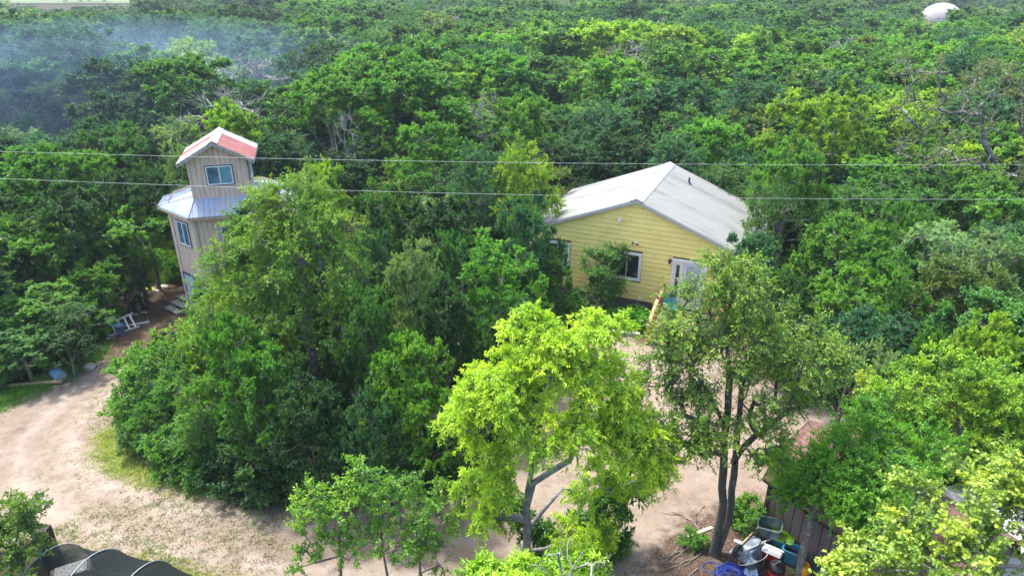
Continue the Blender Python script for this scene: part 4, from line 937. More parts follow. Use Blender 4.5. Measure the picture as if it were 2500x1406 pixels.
hero("half_dead_oak", gd, [lobe_px(*a) for a in [(2430, 200, 110, 50, 38.5, 24, .4), (2320, 270, 90, 60, 38, 16, .4), (2280, 380, 90, 60, 36.5, 14, .4), (2480, 300, 70, 90, 38, 16, .4), (2430, 430, 90, 70, 36, 12, .4), (2230, 190, 80, 50, 39, 14, .4)]],
     [[((gd[0], gd[1], -.15), .3), P(2500, 510, 38, .28), P(2450, 440, 38, .24), P(2400, 340, 38, .17), P(2390, 260, 38, .1)], [P(2460, 450, 38, .2), P(2380, 390, 37, .12), P(2300, 400, 36.5, .06)], [P(2500, 510, 38, .2), P(2520, 400, 38, .15), P(2490, 300, 38, .07)]],
     (.16, .21, .08), "half bare oak with dark crooked limbs and grey twigs at the right edge", seed=109, leaf=('oval', .13, .06), twigs=10, per=12, tl=.8, droop=.1, up=.2, tipr=.02, twr=.011, bare=.35, bark=mat("dark_limb", (.09, .085, .085), .9, var=.3, vs=4, c2=(.27, .27, .28), c2s=4))

for k, (gxp, lob, tr, lab) in enumerate([
    (820, [(765, 1225, 45, 35, 12.6, 9), (855, 1245, 60, 45, 12.8, 12), (780, 1310, 60, 35, 12.5, 8), (870, 1320, 50, 35, 12.6, 6), (735, 1370, 45, 28, 12.3, 5), (860, 1205, 40, 30, 12.9, 6)],
     [P(832, 1400, 12.6, .04), P(828, 1310, 12.6, .03), P(850, 1240, 12.8, .015)], "slender sapling with an open fresh green crown at the bottom edge, leftmost of three saplings"),
    (960, [(905, 1180, 50, 40, 13.2, 10), (960, 1250, 65, 50, 13.0, 12), (930, 1330, 60, 40, 12.6, 9), (1000, 1320, 45, 40, 12.6, 7), (880, 1140, 25, 20, 13.4, 3)],
     [P(945, 1400, 12.7, .035), P(930, 1300, 12.8, .025), P(915, 1200, 13.1, .012)], "young tree with the highest top of the three saplings at the bottom edge"),
    (1030, [(1035, 1215, 45, 40, 13.2, 9), (1050, 1290, 55, 50, 13.0, 12), (1050, 1360, 45, 35, 12.7, 7), (1010, 1180, 25, 25, 13.3, 3)],
     [P(1026, 1400, 12.8, .035), P(1030, 1300, 13.0, .025), P(1035, 1220, 13.2, .012)], "dense dark stemmed sapling at the bottom edge, nearest the lime green tree")]):
    q = tr[0][0]
    hero("sapling", (q[0], q[1] - .2), [lobe_px(*a) for a in lob], [[((q[0], q[1] - .2, -.1), .055)] + tr], [(.19, .38, .035), (.16, .35, .035), (.14, .31, .03)][k], lab, "sapling", seed=111 + k, leaf=('oval', .085, .045), twigs=8, per=15, tl=.36, droop=.05, up=.35, tipr=.007, twr=.004, bare=.08)
gq = atd(30, 1400, 12.6)
hero("leafy_bush", gq[:2], [lobe_px(*a) for a in [(40, 1260, 55, 35, 12.9, 9), (20, 1330, 70, 55, 12.6, 14), (75, 1370, 50, 40, 12.4, 9), (-30, 1290, 50, 50, 12.8, 8), (60, 1225, 35, 22, 13.1, 4)]],
     [[((gq[0], gq[1], -.1), .06), P(35, 1330, 12.6, .03)]], (.15, .27, .045), "leafy green bush in the bottom left corner beside the hoop tunnel", "bush", seed=115, leaf=('oval', .09, .045), twigs=9, per=20, tl=.4, droop=.05, up=.35, tipr=.008)
gh = hloc(-1.35, -.95)
hero("house_bush", gh, [lobe_px(*a) for a in [(1475, 660, 40, 40, gh[1], 22), (1500, 625, 28, 26, gh[1] + .2, 11), (1460, 700, 34, 28, gh[1] - .2, 14), (1452, 640, 26, 26, gh[1], 9), (1490, 700, 30, 30, gh[1] - .1, 12)]],
     [[((gh[0], gh[1], -.1), .06), P(1475, 700, gh[1], .03)]], (.105, .25, .05), "upright bush growing against the yellow wall in front of the white framed window", "bush", seed=116, leaf=('oval', .10, .045), twigs=9, per=24, tl=.45, droop=.05, up=.4, tipr=.008)

# hand placed crowns:  pixel x, pixel y of the top, width in px, height of the tree, tint, kind, label
HAND = [
 (1050, 140, 250, 8.2, 'Y', 'oak', "large yellow green oak between the tower roof and the top of the photo"),
 (820, 120, 170, 7.6, 'Y', 'elm', "light yellow green elm in the woods above and right of the tower roof"),
 (1275, 225, 140, 7.4, 'G', 'oak', "fresh green oak right of the bare grey tree in mid woods"),
 (1060, 285, 200, 7.4, 'G', 'oak', "domed fresh green oak above the wires between tower and yellow house"),
 (1290, 340, 170, 7.4, 'Y', 'elm', "bright yellow green elm left of the yellow house's white roof"),
 (1180, 330, 190, 7.3, 'B', 'elm', "grey green elm just left of the bright elm by the white roof"),
 (775, 385, 130, 7.4, 'Y', 'oak', "yellow green oak just behind the top of the island elm, right of the tower"),
 (930, 440, 170, 6.6, 'M', 'oak', "mid green oak under the lower wire right of the island elm"),
 (1050, 470, 200, 6.3, 'D', 'oak', "dark oak with grey limbs under the lower wire between tower and house"),
 (1290, 480, 150, 6.6, 'B', 'oak', "grey green oak touching the left corner of the yellow house"),
 (550, 240, 150, 7.2, 'Y', 'oak', "yellow green oak directly behind the tower's red roof"),
 (425, 330, 80, 6.6, 'P', 'elm', "pale feathery tree at the left side of the tower's upper room"),
 (350, 200, 240, 7.6, 'D', 'oak', "very dark oak in the woods left of and above the tower roof"),
 (250, 230, 200, 7.4, 'D', 'oak', "dark oak second left of the tower roof"),
 (250, 300, 180, 6.8, 'M', 'oak', "mid green oak left of the tower above the upper wire"),
 (60, 345, 220, 6.9, 'G', 'oak', "fresh green oak at the left edge on the upper wire"),
 (180, 360, 170, 6.6, 'G', 'oak', "fresh green oak on the upper wire near the left edge"),
 (310, 400, 170, 6.4, 'D', 'oak', "dark oak between the wires just left of the tower"),
 (120, 455, 210, 6.0, 'D', 'oak', "dark oak on the lower wire near the left edge"),
 (2030, 208, 240, 8.6, 'Y', 'oak', "tall yellow green oak rising right of the white roof"),
 (1960, 330, 190, 7.8, 'G', 'oak', "green oak leaning over the right slope of the white roof"),
 (1735, 282, 190, 6.9, 'G', 'oak', "bright green oak behind the ridge of the yellow house"),
 (1860, 110, 260, 8.2, 'G', 'oak', "broad fresh green oak in the upper right woods"),
 (2060, 130, 260, 8.2, 'G', 'oak', "broad green oak in the woods above the tall yellow green oak"),
 (1640, 180, 220, 7.8, 'B', 'oak', "blue green oak behind the white roof"),
 (1480, 230, 230, 7.4, 'B', 'elm', "shady blue green elm above the left slope of the white roof"),
 (1420, 345, 150, 5.0, 'D', 'oak', "dark oak left of the white roof's rear edge"),
 (1560, 318, 170, 5.6, 'D', 'oak', "dark oak close behind the white roof's left slope"),
 (1900, 440, 150, 6.2, 'M', 'open', "twiggy oak overhanging the right eave of the white roof"),
 (2220, 478, 110, 5.8, 'G', 'oak', "small bright oak standing alone in the dark gap at right"),
 (2080, 515, 210, 5.9, 'G', 'oak', "vivid green oak right of the yellow house"),
 (2310, 530, 220, 5.3, 'P', 'elm', "pale grey green tree right of the vivid green oak"),
 (2430, 560, 180, 5.3, 'P', 'elm', "pale feathery tree at the right edge below the half bare oak"),
 (2070, 660, 210, 5.2, 'G', 'oak', "green oak with yellow tips behind the twin trunked oak"),
 (2190, 620, 150, 5.0, 'G', 'oak', "green oak between the pale trees and the twin trunked oak"),
 (2120, 750, 200, 4.9, 'B', 'oak', "blue green oak to the right of the twin trunked oak's crown"),
 (2350, 620, 220, 5.0, 'N', 'juniper', "olive juniper with upright sprays at the right"),
 (2450, 650, 150, 4.6, 'N', 'juniper', "dark olive juniper at the right edge"),
 (2425, 775, 160, 4.9, 'Y', 'oak', "rounded yellow green oak at the right edge below the junipers"),
 (2185, 835, 130, 4.5, 'P', 'elm', "pale silvery tree above the broad yellow green oak"),
 (2285, 795, 100, 4.4, 'G', 'oak', "small vivid green tree between the silvery tree and the rounded oak"),
 (1850, 560, 150, 5.6, 'B', 'oak', "blue green tree at the right front corner of the yellow house"),
 (1920, 650, 120, 5.0, 'M', 'oak', "mid green oak behind the right side of the twin trunked oak"),
 (1345, 600, 130, 4.6, 'M', 'oak', "dense dark green tree in front of the left end of the yellow wall"),
 (1210, 605, 210, 5.9, 'G', 'oak', "fresh green oak in the island left of the yellow house"),
 (1000, 565, 150, 6.3, 'P', 'elm', "pale silver green tree in the island between elm and house"),
 (885, 545, 110, 6.3, 'B', 'elm', "grey green slim tree touching the right side of the island elm"),
 (1100, 560, 130, 5.9, 'M', 'oak', "mid green oak in the middle of the tree island"),
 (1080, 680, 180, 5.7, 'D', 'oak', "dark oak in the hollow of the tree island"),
 (1200, 760, 140, 4.6, 'M', 'oak', "mid green oak left of the lime tree's top"),
 (1390, 705, 95, 2.9, 'G', 'oak', "low rounded green tree below the left window of the yellow house"),
 (990, 820, 210, 5.6, 'G', 'oak', "fresh green oak in the lower middle of the tree island"),
 (890, 700, 150, 5.8, 'M', 'oak', "mid green oak against the right flank of the island elm"),
 (1050, 945, 170, 4.5, 'G', 'oak', "feathery green tree at the island's right edge beside the lime tree"),
 (900, 960, 130, 4.4, 'B', 'oak', "blue green small tree beside the grey snag"),
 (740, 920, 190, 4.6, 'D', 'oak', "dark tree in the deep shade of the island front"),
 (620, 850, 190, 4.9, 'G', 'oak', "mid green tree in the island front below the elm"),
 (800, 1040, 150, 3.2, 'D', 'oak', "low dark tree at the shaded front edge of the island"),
 (560, 770, 170, 5.4, 'G', 'oak', "fresh green oak below the island elm, level with the wooden steps"),
 (465, 780, 150, 3.6, 'Y', 'elm', "light green elm reaching out over the driveway toward the ladder"),
 (530, 650, 90, 5.2, 'Y', 'elm', "light feathery elm standing at the foot of the tower"),
 (408, 888, 130, 2.7, 'G', 'elm', "bright green elm at the left tip of the island"),
 (500, 900, 170, 3.8, 'G', 'elm', "green elm in the left part of the island front"),
 (475, 1000, 150, 2.4, 'G', 'elm', "low green tree at the island's front left edge above the dry grass"),
 (620, 1030, 160, 2.6, 'M', 'oak', "low dense tree at the island's front edge"),
 (345, 970, 80, 1.8, 'G', 'elm', "low green tree hanging over the driveway at the island's leftmost point"),
 (960, 1090, 150, 2.9, 'M', 'oak', "low green tree behind the three saplings"),
 (1060, 1080, 120, 2.6, 'D', 'oak', "small dark tree between the saplings and the lime tree"),
 (290, 508, 230, 4.7, 'G', 'oak', "dense fresh green oak left of the tower's lower wall"),
 (200, 565, 130, 3.7, 'M', 'oak', "mid green oak over the pale tarp left of the tower"),
 (312, 645, 70, 2.4, 'D', 'oak', "dark tree by the bare yard behind the bending person"),
 (60, 568, 200, 4.3, 'G', 'oak', "bright green oak at the left edge below the lower wire"),
 (222, 638, 115, 3.1, 'G', 'oak', "bright green tree overhanging the ladder"),
 (60, 705, 200, 3.1, 'G', 'oak', "green oak at the left edge above the driveway"),
 (160, 728, 140, 2.8, 'M', 'open', "open tree with grey twigs left of the ladder"),
 (30, 800, 170, 2.3, 'M', 'oak', "mid green tree at the left edge near the long pole"),
 (140, 800, 120, 2.1, 'D', 'oak', "dark low tree behind the blue barrel"),
 (170, 800, 70, 1.6, 'D', 'oak', "small dark tree in the shade left of the ladder"),
 (833, 255, 90, 7.6, 'W', 'dead', "bare white snag in the woods right of the tower roof"),
 (1190, 205, 110, 7.7, 'W', 'dead', "bare grey tree in the woods between tower and house"),
 (150, 185, 150, 7.4, 'W', 'dead', "bare grey treetop in the upper left woods"),
 (250, 205, 110, 7.0, 'W', 'dead', "bare grey treetop second from the left in the upper left woods"),
 (60, 240, 120, 6.8, 'W', 'dead', "bare grey treetop at the left edge"),
 (40, 200, 130, 7.0, 'P', 'elm', "pale grey green tree at the left edge in the haze"),
 (880, 940, 60, 3.9, 'W', 'dead', "slim grey dead snag in the middle of the island front"),
 (325, 75, 40, 8.0, 'D', 'juniper', "columnar dark juniper in the hazy upper left woods"),
 (695, 80, 38, 7.5, 'D', 'juniper', "dark pointed juniper in front of the far white house"),
]
WDT = {}
rngp = np.random.default_rng(77)
def jit(t, amt=.12):
    t = np.array(TINT[t] if isinstance(t, str) else t); k = rngp.normal(1, amt); g = rngp.normal(0, .06)
    return tuple(float(max(.01, q)) for q in (t[0] * k * (1 + g), t[1] * k, t[2] * k * (1 - g)))
recs = []
for i, (px, py, wpx, h, tn, kind, lb) in enumerate(HAND):
    q = at(px, py + 12, h); Yd = proj(q)[2]; w = wpx * Yd / F_PX * 1.2; yb = q[1]
    rr = w / 2
    base = (q[0], q[1] + .15 * rr)
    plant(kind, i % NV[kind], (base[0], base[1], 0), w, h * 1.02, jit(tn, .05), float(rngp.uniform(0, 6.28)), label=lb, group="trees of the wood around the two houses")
    TREES.append((base[0], base[1], rr)); recs.append((base[0], base[1], rr, h, tn, kind))
NHAND = len(HAND)

# ------------------------------------------------------------------ the rest of the wood
CLEAR = [   # (picture outline, distance): no crown nearer than that may stand in front of it
    ([(380, 500), (425, 395), (530, 305), (640, 350), (622, 480), (560, 500), (505, 600), (482, 700), (440, 715), (408, 530)], 29.5),
    ([(1343, 505), (1395, 463), (1635, 392), (1790, 455), (1850, 570), (1775, 600), (1720, 640), (1640, 760), (1600, 820), (1440, 800), (1420, 600), (1352, 560)], 33),
    ([(240, 830), (330, 690), (440, 690), (430, 760), (330, 850), (250, 1000), (250, 1180), (450, 1200), (700, 1240), (700, 1406), (0, 1406), (0, 990)], 30),
    ([(1470, 830), (1570, 840), (1620, 950), (1900, 1000), (1990, 1040), (1900, 1400), (1500, 1406), (1480, 1260), (1080, 1260), (1100, 1215), (1240, 1200)], 26),
    ([(2245, 58), (2250, 30), (2290, 8), (2337, 18), (2325, 45)], 200),
    ([(660, 94), (690, 94), (690, 104), (660, 104)], 119), ([(745, 93), (775, 93), (775, 102), (745, 102)], 119), ([(330, 50), (372, 50), (372, 59), (330, 59)], 198), ([(592, 11), (622, 11), (622, 20), (592, 20)], 255), ([(0, 99), (22, 99), (22, 110), (0, 110)], 148),
    ([(0, 0), (330, 0), (250, 12), (0, 14)], 9999), ([(1600, 0), (1620, 0), (1620, 6), (1600, 6)], 230),
]
NOGO = [OUT, [hloc(-6, -3), hloc(5.9, -3), hloc(5.9, 8), hloc(-6, 8)], [tloc(-3.3, -.6), tloc(3.3, -.6), tloc(3.3, 5.4), tloc(-3.3, 5.4)],
        gpoly([(330, 840), (330, 560), (470, 560), (470, 840)]), gpoly([(1480, 1250), (1850, 1000), (2150, 1150), (2600, 1500), (2300, 1700), (1480, 1700)]),
        gpoly([(-200, 1000), (250, 880), (300, 1200), (800, 1260), (1100, 1260), (1400, 1600), (-500, 1600)])]
HB = [(atd(px, py, Yd)[0], atd(px, py, Yd)[1], 6.5) for px, py, Yd, *_ in FARH]
def clearfail(x, y, r, h):
    px, py, w = proj((x, y, h - r * .9)); k = F_PX / w
    a = np.linspace(0, 6.28, 14); X = px + np.cos(a) * r * k; Yp = py + np.sin(a) * r * k * .95
    X = np.append(X, px); Yp = np.append(Yp, py)
    for poly, dist in CLEAR:
        if y < dist and inpoly(X, Yp, poly).any(): return True
    return False
cand = []
def fill(y0, y1, step, rlo, rhi, hlo, hhi, seed, keep=1.0):
    r_ = np.random.default_rng(seed); y = y0
    while y < y1:
        xm = y * .80 + 6; x = -xm
        while x < xm:
            X = x + r_.uniform(-.42, .42) * step; Yy = y + r_.uniform(-.42, .42) * step; x += step
            if r_.random() > keep: continue
            u = wob(X, Yy, .05, 3) * .5 + .5 + r_.normal(0, .28); u = float(np.clip(u, 0, 1))
            rr = rlo + (rhi - rlo) * u; h = hlo + (hhi - hlo) * float(np.clip(u + r_.normal(0, .12), 0, 1))
            cand.append((X, Yy, rr, h))
        y += step
fill(11.5, 48, 2.15, 1.6, 2.8, 3.4, 6.7, 21)
fill(48, 120, 4.0, 2.5, 4.6, 4.0, 9.6, 22)
fill(120, 230, 5.8, 3.5, 5.8, 4.2, 9.8, 23)
fill(230, 430, 7.6, 4.4, 6.4, 5.0, 9.0, 24)
auto = []
hx = np.array([t[0] for t in TREES]); hy = np.array([t[1] for t in TREES]); hr = np.array([t[2] for t in TREES])
for X, Yy, rr, h in cand:
    if Yy < 48:
        if any(bool(inpoly(X, Yy, pg)) for pg in NOGO): continue
        if bool(polydist(X, Yy, OUT) < .8) : continue
        dd = np.hypot(hx - X, hy - Yy)
        if (dd < .5 * (hr + rr)).any(): continue
        if Yy < 17 and X > -4: continue
        if Yy < 30 and float(polydist(X, Yy, OUT)) < 2.2: rr = min(rr, 1.5); h = min(h, 3.4)
    px, py, w = proj((X, Yy, h))
    if px < -260 or px > 2760: continue
    if Yy > 225 and px < 400 and py < 40: continue
    if Yy > 205 and X < -.5 * Yy: continue
    if Yy > 320 and X < -.2 * Yy: continue
    if any(math.hypot(X - a, Yy - b) < c for a, b, c in HB) or math.hypot(X - dm[0], Yy - dm[1]) < 7.2: continue
    if clearfail(X, Yy, rr, h):
        if Yy > 20: 
            h2 = h * .55; r2 = rr * .7
            if clearfail(X, Yy, r2, h2): continue
            rr, h = r2, h2
        else: continue
    auto.append((X, Yy, rr, h, px, py))
auto.sort(key=lambda t: t[1])
BRUSH = []                                               # undergrowth: low, dense, everywhere under the trees
rb_ = np.random.default_rng(8)
for _ in range(9000):
    Yy = float(11 + 110 * rb_.random() ** .8); X = float(rb_.uniform(-1, 1) * (Yy * .8 + 4))
    if rb_.random() > (1 if Yy < 45 else .45): continue
    if any(bool(inpoly(X, Yy, pg)) for pg in NOGO[1:5]) or bool(inpoly(X, Yy, OUT)): continue
    e = float(polydist(X, Yy, OUT)); px, py, w = proj((X, Yy, 1.5))
    if px < -200 or px > 2700 or (Yy < 17 and X > -6): continue
    if e < 1.1: continue
    rr = float(rb_.uniform(.8, 1.6)) if e > 2 else .8; h = rr * float(rb_.uniform(1.5, 2.1))
    if clearfail(X, Yy, rr, h): continue
    if BRUSH and min(math.hypot(X - b_[0], Yy - b_[1]) for b_ in BRUSH[-400:]) < .6: continue
    BRUSH.append((X, Yy, rr, h, px, py, 'D' if rb_.random() < .35 else 'M' if rb_.random() < .5 else 'G', 'brush'))
SPECIES = {'G': 'oak', 'Y': 'oak', 'M': 'oak', 'D': 'oak', 'B': 'elm', 'O': 'open', 'P': 'elm', 'N': 'juniper', 'W': 'dead'}
def pick(px, py, X, Y_, r_):
    """kind of tree by region of the wood, in patches"""
    n1 = wob(X, Y_, .06, 9) + r_.normal(0, .45); n2 = r_.random()
    left = px < 700 and py < 330
    if left and n2 < .10: return 'W'
    if n2 < .035: return 'W'
    if left: return 'P' if n1 > .75 else 'B' if n1 > .0 else ('D' if n1 > -.5 else 'M')
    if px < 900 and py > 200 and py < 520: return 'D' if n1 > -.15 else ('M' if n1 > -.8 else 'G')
    if Y_ > 105: n1 = n1 * .8 - .12
    if n1 > .82: return 'Y'
    if n1 > .22: return 'G'
    if n1 > -.22: return 'M'
    if n1 > -.6: return 'B'
    if n1 > -.75: return 'P' if n2 < .5 else 'G'
    if n1 > -.95: return 'O'
    return 'N' if n2 < .3 else 'D'
rs = np.random.default_rng(99); NEAR = []; FAR = []
NIND = 291 - NHAND - 14
for X, Yy, rr, h, px, py in auto:
    tn = pick(px, py, X, Yy, rs); kind = SPECIES[tn]
    if kind == 'oak' and rs.random() < .3: kind = 'elm'
    vis = -60 < px < 2560
    if len(NEAR) < NIND and vis: NEAR.append((X, Yy, rr, h, px, py, tn, kind))
    else: FAR.append((X, Yy, rr, h, px, py, tn, kind))

# ------------------------------------------------------------------ labels that say which tree it is
CW = {'Y': 'yellow green', 'G': 'fresh green', 'M': 'mid green', 'D': 'dark green', 'B': 'blue green', 'O': 'olive', 'P': 'pale grey green', 'N': 'olive', 'W': 'bare grey'}
KW = {'oak': 'oak', 'elm': 'feathery elm', 'open': 'thin crowned oak', 'juniper': 'juniper', 'dead': 'dead tree'}
MARK = [(530, 340, "the tower roof"), (1600, 450, "the white roof of the yellow house"), (2030, 300, "the tall yellow green oak"), (1290, 400, "the bright elm left of the white roof"), (680, 500, "the top of the island elm"),
        (1050, 200, "the large yellow green oak in mid woods"), (2290, 40, "the pale dome"), (720, 98, "the far white house"), (833, 300, "the bare white snag"), (1190, 250, "the bare grey tree in mid woods"), (2420, 300, "the half bare oak"),
        (150, 240, "the bare grey treetops at upper left"), (290, 560, "the dense oak left of the tower"), (60, 620, "the bright oak at the left edge"), (2080, 570, "the vivid green oak right of the house"), (2350, 680, "the upright olive juniper"),
        (1350, 900, "the lime green tree"), (1780, 850, "the twin trunked oak"), (2330, 980, "the broad oak over the outbuilding"), (1000, 620, "the pale silver green tree of the island"), (1060, 330, "the domed oak above the wires"),
        (1860, 160, "the broad oak of the upper right woods"), (350, 260, "the very dark oak left of the tower roof"), (1480, 280, "the shady elm above the white roof"), (300, 800, "the ladder"), (145, 915, "the blue barrel"), (900, 1250, "the three saplings"), (600, 1100, "the dry grass patch")]
DIRN = ["right of", "below and right of", "below", "below and left of", "left of", "above and left of", "above", "above and right of"]
used = set(r_[6] for r_ in HAND)
for i, (X, Yy, rr, h, px, py, tn, kind) in enumerate(NEAR):
    sz_ = "small" if rr < 1.7 else "large" if rr > 2.35 else "medium"
    best = None
    ms = sorted(MARK, key=lambda m: math.hypot(m[0] - px, (m[1] - py) * 1.5))
    opts = []
    for m in ms[:3]:
        dx, dy = px - m[0], py - m[1]; dist = math.hypot(dx, dy); a = DIRN[int(round(math.atan2(dy, dx) / (math.pi / 4))) % 8]
        how = "just " if dist < 110 else "" if dist < 230 else "well "
        opts.append(f"{how}{a} {m[2]}")
    def free(s): return s not in used and len(s.split()) <= 16
    cands = [f"{CW[tn]} {KW[kind]} {o}" for o in opts] + [f"{sz_} {CW[tn]} {KW[kind]} {o}" for o in opts] + [f"{q} {CW[tn]} {KW[kind]} {o}" for o in opts for q in (("tall" if h > 5.8 else "low"), "round" if rr * 2 > h * .75 else "slim", "second " + sz_, "third " + sz_)]
    lb = next((s for s in cands if free(s)), None)
    if lb is None: lb = next(s for s in (cands[0] + e for e in (" beside its twin", " behind its twin", " at its rear", " at its side", "")) if s not in used or s == cands[0])
    used.add(lb)
    if len(lb.split()) > 16: print('LONG', lb)
    plant(kind, int(rs.integers(NV[kind])), (X, Yy, 0), rr * 2, h, jit(tn), float(rs.uniform(0, 6.28)), label=lb, group="trees of the wood around the two houses")
# ------------------------------------------------------------------ far wood: one object, each point carries a tree
def join_me(name, c, t):
    import bmesh
    bm = bmesh.new(); k = 0
    mats = []
    if c is not None: bm.from_mesh(c); k = len(bm.faces); mats.append(LEAF)
    bm.from_mesh(t); mats.append(t.materials[0]); bm.faces.ensure_lookup_table()
    for f in bm.faces[k:]: f.material_index = len(mats) - 1
    me = bpy.data.meshes.new(name); bm.to_mesh(me); bm.free()
    for m in mats: me.materials.append(m)
    return me
fcol = bpy.data.collections.new("far tree kinds"); FK = {}
def farproto(i, key, res):
    t, c = res; o = bpy.data.objects.new("%02d_far_tree" % i, join_me("far_tree", c, t)); fcol.objects.link(o); FK.setdefault(key, []).append(i)
i = 0
for s in range(4): farproto(i, 'oak', proto_dome(210 + s, n=92, twigs=8, per=21, leaf=('oval', .16, .10), tl=.5, droop=.08, up=.4, tipr=.016, seg=.9)); i += 1
for s in range(3): farproto(i, 'elm', proto_dome(230 + s, H=6.8, Rz=2.5, n=84, twigs=8, per=21, leaf=('oval', .145, .075), tl=.8, droop=.2, up=.25, shell=.45, tipr=.016, seg=.9)); i += 1
farproto(i, 'open', proto_dome(250, H=6.5, Rz=2.0, n=50, twigs=6, per=10, leaf=('oval', .22, .12), tl=.6, bare=.2, tipr=.02, seg=.9)); i += 1
farproto(i, 'juniper', proto_cone(260, twigs=8, per=12, leaf=('lance', .26, .10), tl=.42, droop=-.1, up=.6, leafup=.3, seg=.9)); i += 1
farproto(i, 'dead', proto_dome(270, n=42, twigs=8, per=0, leaf=None, tl=.8, bark=DEADWOOD, tipr=.025, twr=.016, seg=.9)); i += 1
bcol = bpy.data.collections.new("brush kinds")
for k in range(3): bcol.objects.link(bpy.data.objects.new("%02d_brush" % k, join_me("brush", PROTO['brush', k][1], PROTO['brush', k][0])))
FK['brush'] = [0, 1, 2]
def wood(name, rows, col, label, cat):
    pts = [(q[0], q[1], 0) for q in rows]; sc = []; ix = []; rot = []; tt = []
    for X, Yy, rr, h, px, py, tn, kind in rows:
        ph, pr = PH[kind]; sc.append((rr / pr, rr / pr, h / ph)); ix.append(int(rs.choice(FK[kind]))); rot.append((0, 0, rs.uniform(0, 6.28))); t3 = np.array(jit(tn, .13)); g_ = min(.3, max(0, (Yy - 60) / 400)); t3 = t3 * (1 - g_) + t3.mean() * 1.15 * g_ * np.array([.85, 1.1, 1.05]); tt.append((*t3.tolist(), 1))  # tints grey with distance: haze mixed into the leaf colour
    me = bpy.data.meshes.new(name); me.from_pydata(pts, [], [])
    for nm, ty, arr, key in (("tsc", 'FLOAT_VECTOR', sc, "vector"), ("trot", 'FLOAT_VECTOR', rot, "vector"), ("tint", 'FLOAT_COLOR', tt, "color"), ("tix", 'INT', ix, "value")):
        a = me.attributes.new(nm, ty, 'POINT'); a.data.foreach_set(key, np.array(arr, np.int32 if ty == 'INT' else np.float32).ravel())
    fo = link(name, me); tag(fo, label, cat, kind="stuff"); fo.modifiers.new("plant_wood", 'NODES').node_group = planter(col)
def planter(fcol):
    ng = bpy.data.node_groups.new("plant_wood", 'GeometryNodeTree')
    ng.interface.new_socket("Geometry", in_out='INPUT', socket_type='NodeSocketGeometry'); ng.interface.new_socket("Geometry", in_out='OUTPUT', socket_type='NodeSocketGeometry')
    N = ng.nodes; L = ng.links; gi_ = N.new("NodeGroupInput"); go = N.new("NodeGroupOutput"); ip = N.new("GeometryNodeInstanceOnPoints"); ci = N.new("GeometryNodeCollectionInfo")
    ci.inputs["Collection"].default_value = fcol; ci.inputs["Separate Children"].default_value = True; ci.inputs["Reset Children"].default_value = True
    ip.inputs["Pick Instance"].default_value = True
    def na(n, t): q = N.new("GeometryNodeInputNamedAttribute"); q.data_type = t; q.inputs["Name"].default_value = n; return next(o for o in q.outputs if o.enabled and o.name == "Attribute")
    L.new(gi_.outputs[0], ip.inputs["Points"]); L.new(ci.outputs[0], ip.inputs["Instance"]); L.new(na("tix", 'INT'), ip.inputs["Instance Index"]); L.new(na("tsc", 'FLOAT_VECTOR'), ip.inputs["Scale"])
    er = N.new("FunctionNodeEulerToRotation"); L.new(na("trot", 'FLOAT_VECTOR'), er.inputs[0]); L.new(er.outputs[0], ip.inputs["Rotation"]); L.new(ip.outputs[0], go.inputs[0])
    return ng
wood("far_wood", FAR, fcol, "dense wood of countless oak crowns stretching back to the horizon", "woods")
wood("underbrush", BRUSH, bcol, "tangled green underbrush filling the ground beneath the trees", "underbrush")

print("brush", len(BRUSH)); print("TREES hand", NHAND, "near", len(NEAR), "far", len(FAR), "last near Y", NEAR[-1][1])

# ------------------------------------------------------------------ shrubs under the trees
SHR = []
rsh = np.random.default_rng(31)
EDGE_L = [((-10, 900), "at the left edge beside the long pole", 1.5), ((60, 880), "behind the long pole", 1.3), ((120, 870), "behind the blue barrel", 1.2), ((185, 850), "between the blue barrel and the pale rock", 1.2), ((235, 800), "in the shade left of the ladder", 1.1),
 ((205, 820), "above the pale rock", 1.0), ((335, 1030), "at the left tip of the island", .75), ((375, 1085), "over the dry grass at the island's left end", .7), ((430, 1125), "second from the left along the dry grass", .9), ((490, 1140), "third from the left along the dry grass", .9),
 ((550, 1150), "by the vivid weeds at the island front", 1.0), ((560, 1165), "in the dark middle of the island front", 1.0), ((640, 1190), "in the deep shade right of the island's middle", 1.1), ((720, 1200), "at the shaded foot of the island above the left sapling", 1.1),
 ((800, 1195), "behind the left sapling", 1.1), ((880, 1185), "behind the gap between the saplings", 1.0), ((970, 1180), "behind the middle sapling", 1.1), ((1050, 1170), "behind the right sapling", 1.0), ((1120, 1130), "under the left side of the lime green tree", 1.0),
 ((1200, 1050), "behind the lime green tree near the fallen branches", 1.1), ((1280, 960), "hidden behind the lime green crown", 1.2), ((1370, 880), "between the lime green crown and the flower bed", 1.1), ((345, 985), "under the branches at the driveway bend", 1.1), ((378, 905), "under the light green elm by the driveway", .95),
 ((490, 1175), "bright and low in front of the dark island", .55), ((1815, 1285), "between the twin trunks and the stacked totes", .6), ((1690, 1330), "low beside the plank", .35), ((395, 660), "against the tower's left foot", .7), ((440, 680), "beside the tower door", .7),
 ((1930, 930), "behind the right limb of the twin trunked oak", 1.3), ((2010, 970), "above the shed ridge", 1.2), ((1420, 800), "left of the flower bed", .8)]
for (px, py), where, s in EDGE_L:
    q = at(px, py); bright = s < .8
    plant('shrub', int(rsh.integers(3)), (q[0], q[1], 0), 2.5 * s, 1.65 * s, jit('G' if bright or px < 480 else ('M' if rsh.random() < .6 else 'D'), .1), float(rsh.uniform(0, 6.28)), label=f"{'small bright' if bright else 'leafy'} green shrub {where}", cat="shrub", group="shrubs along the driveway and the houses")
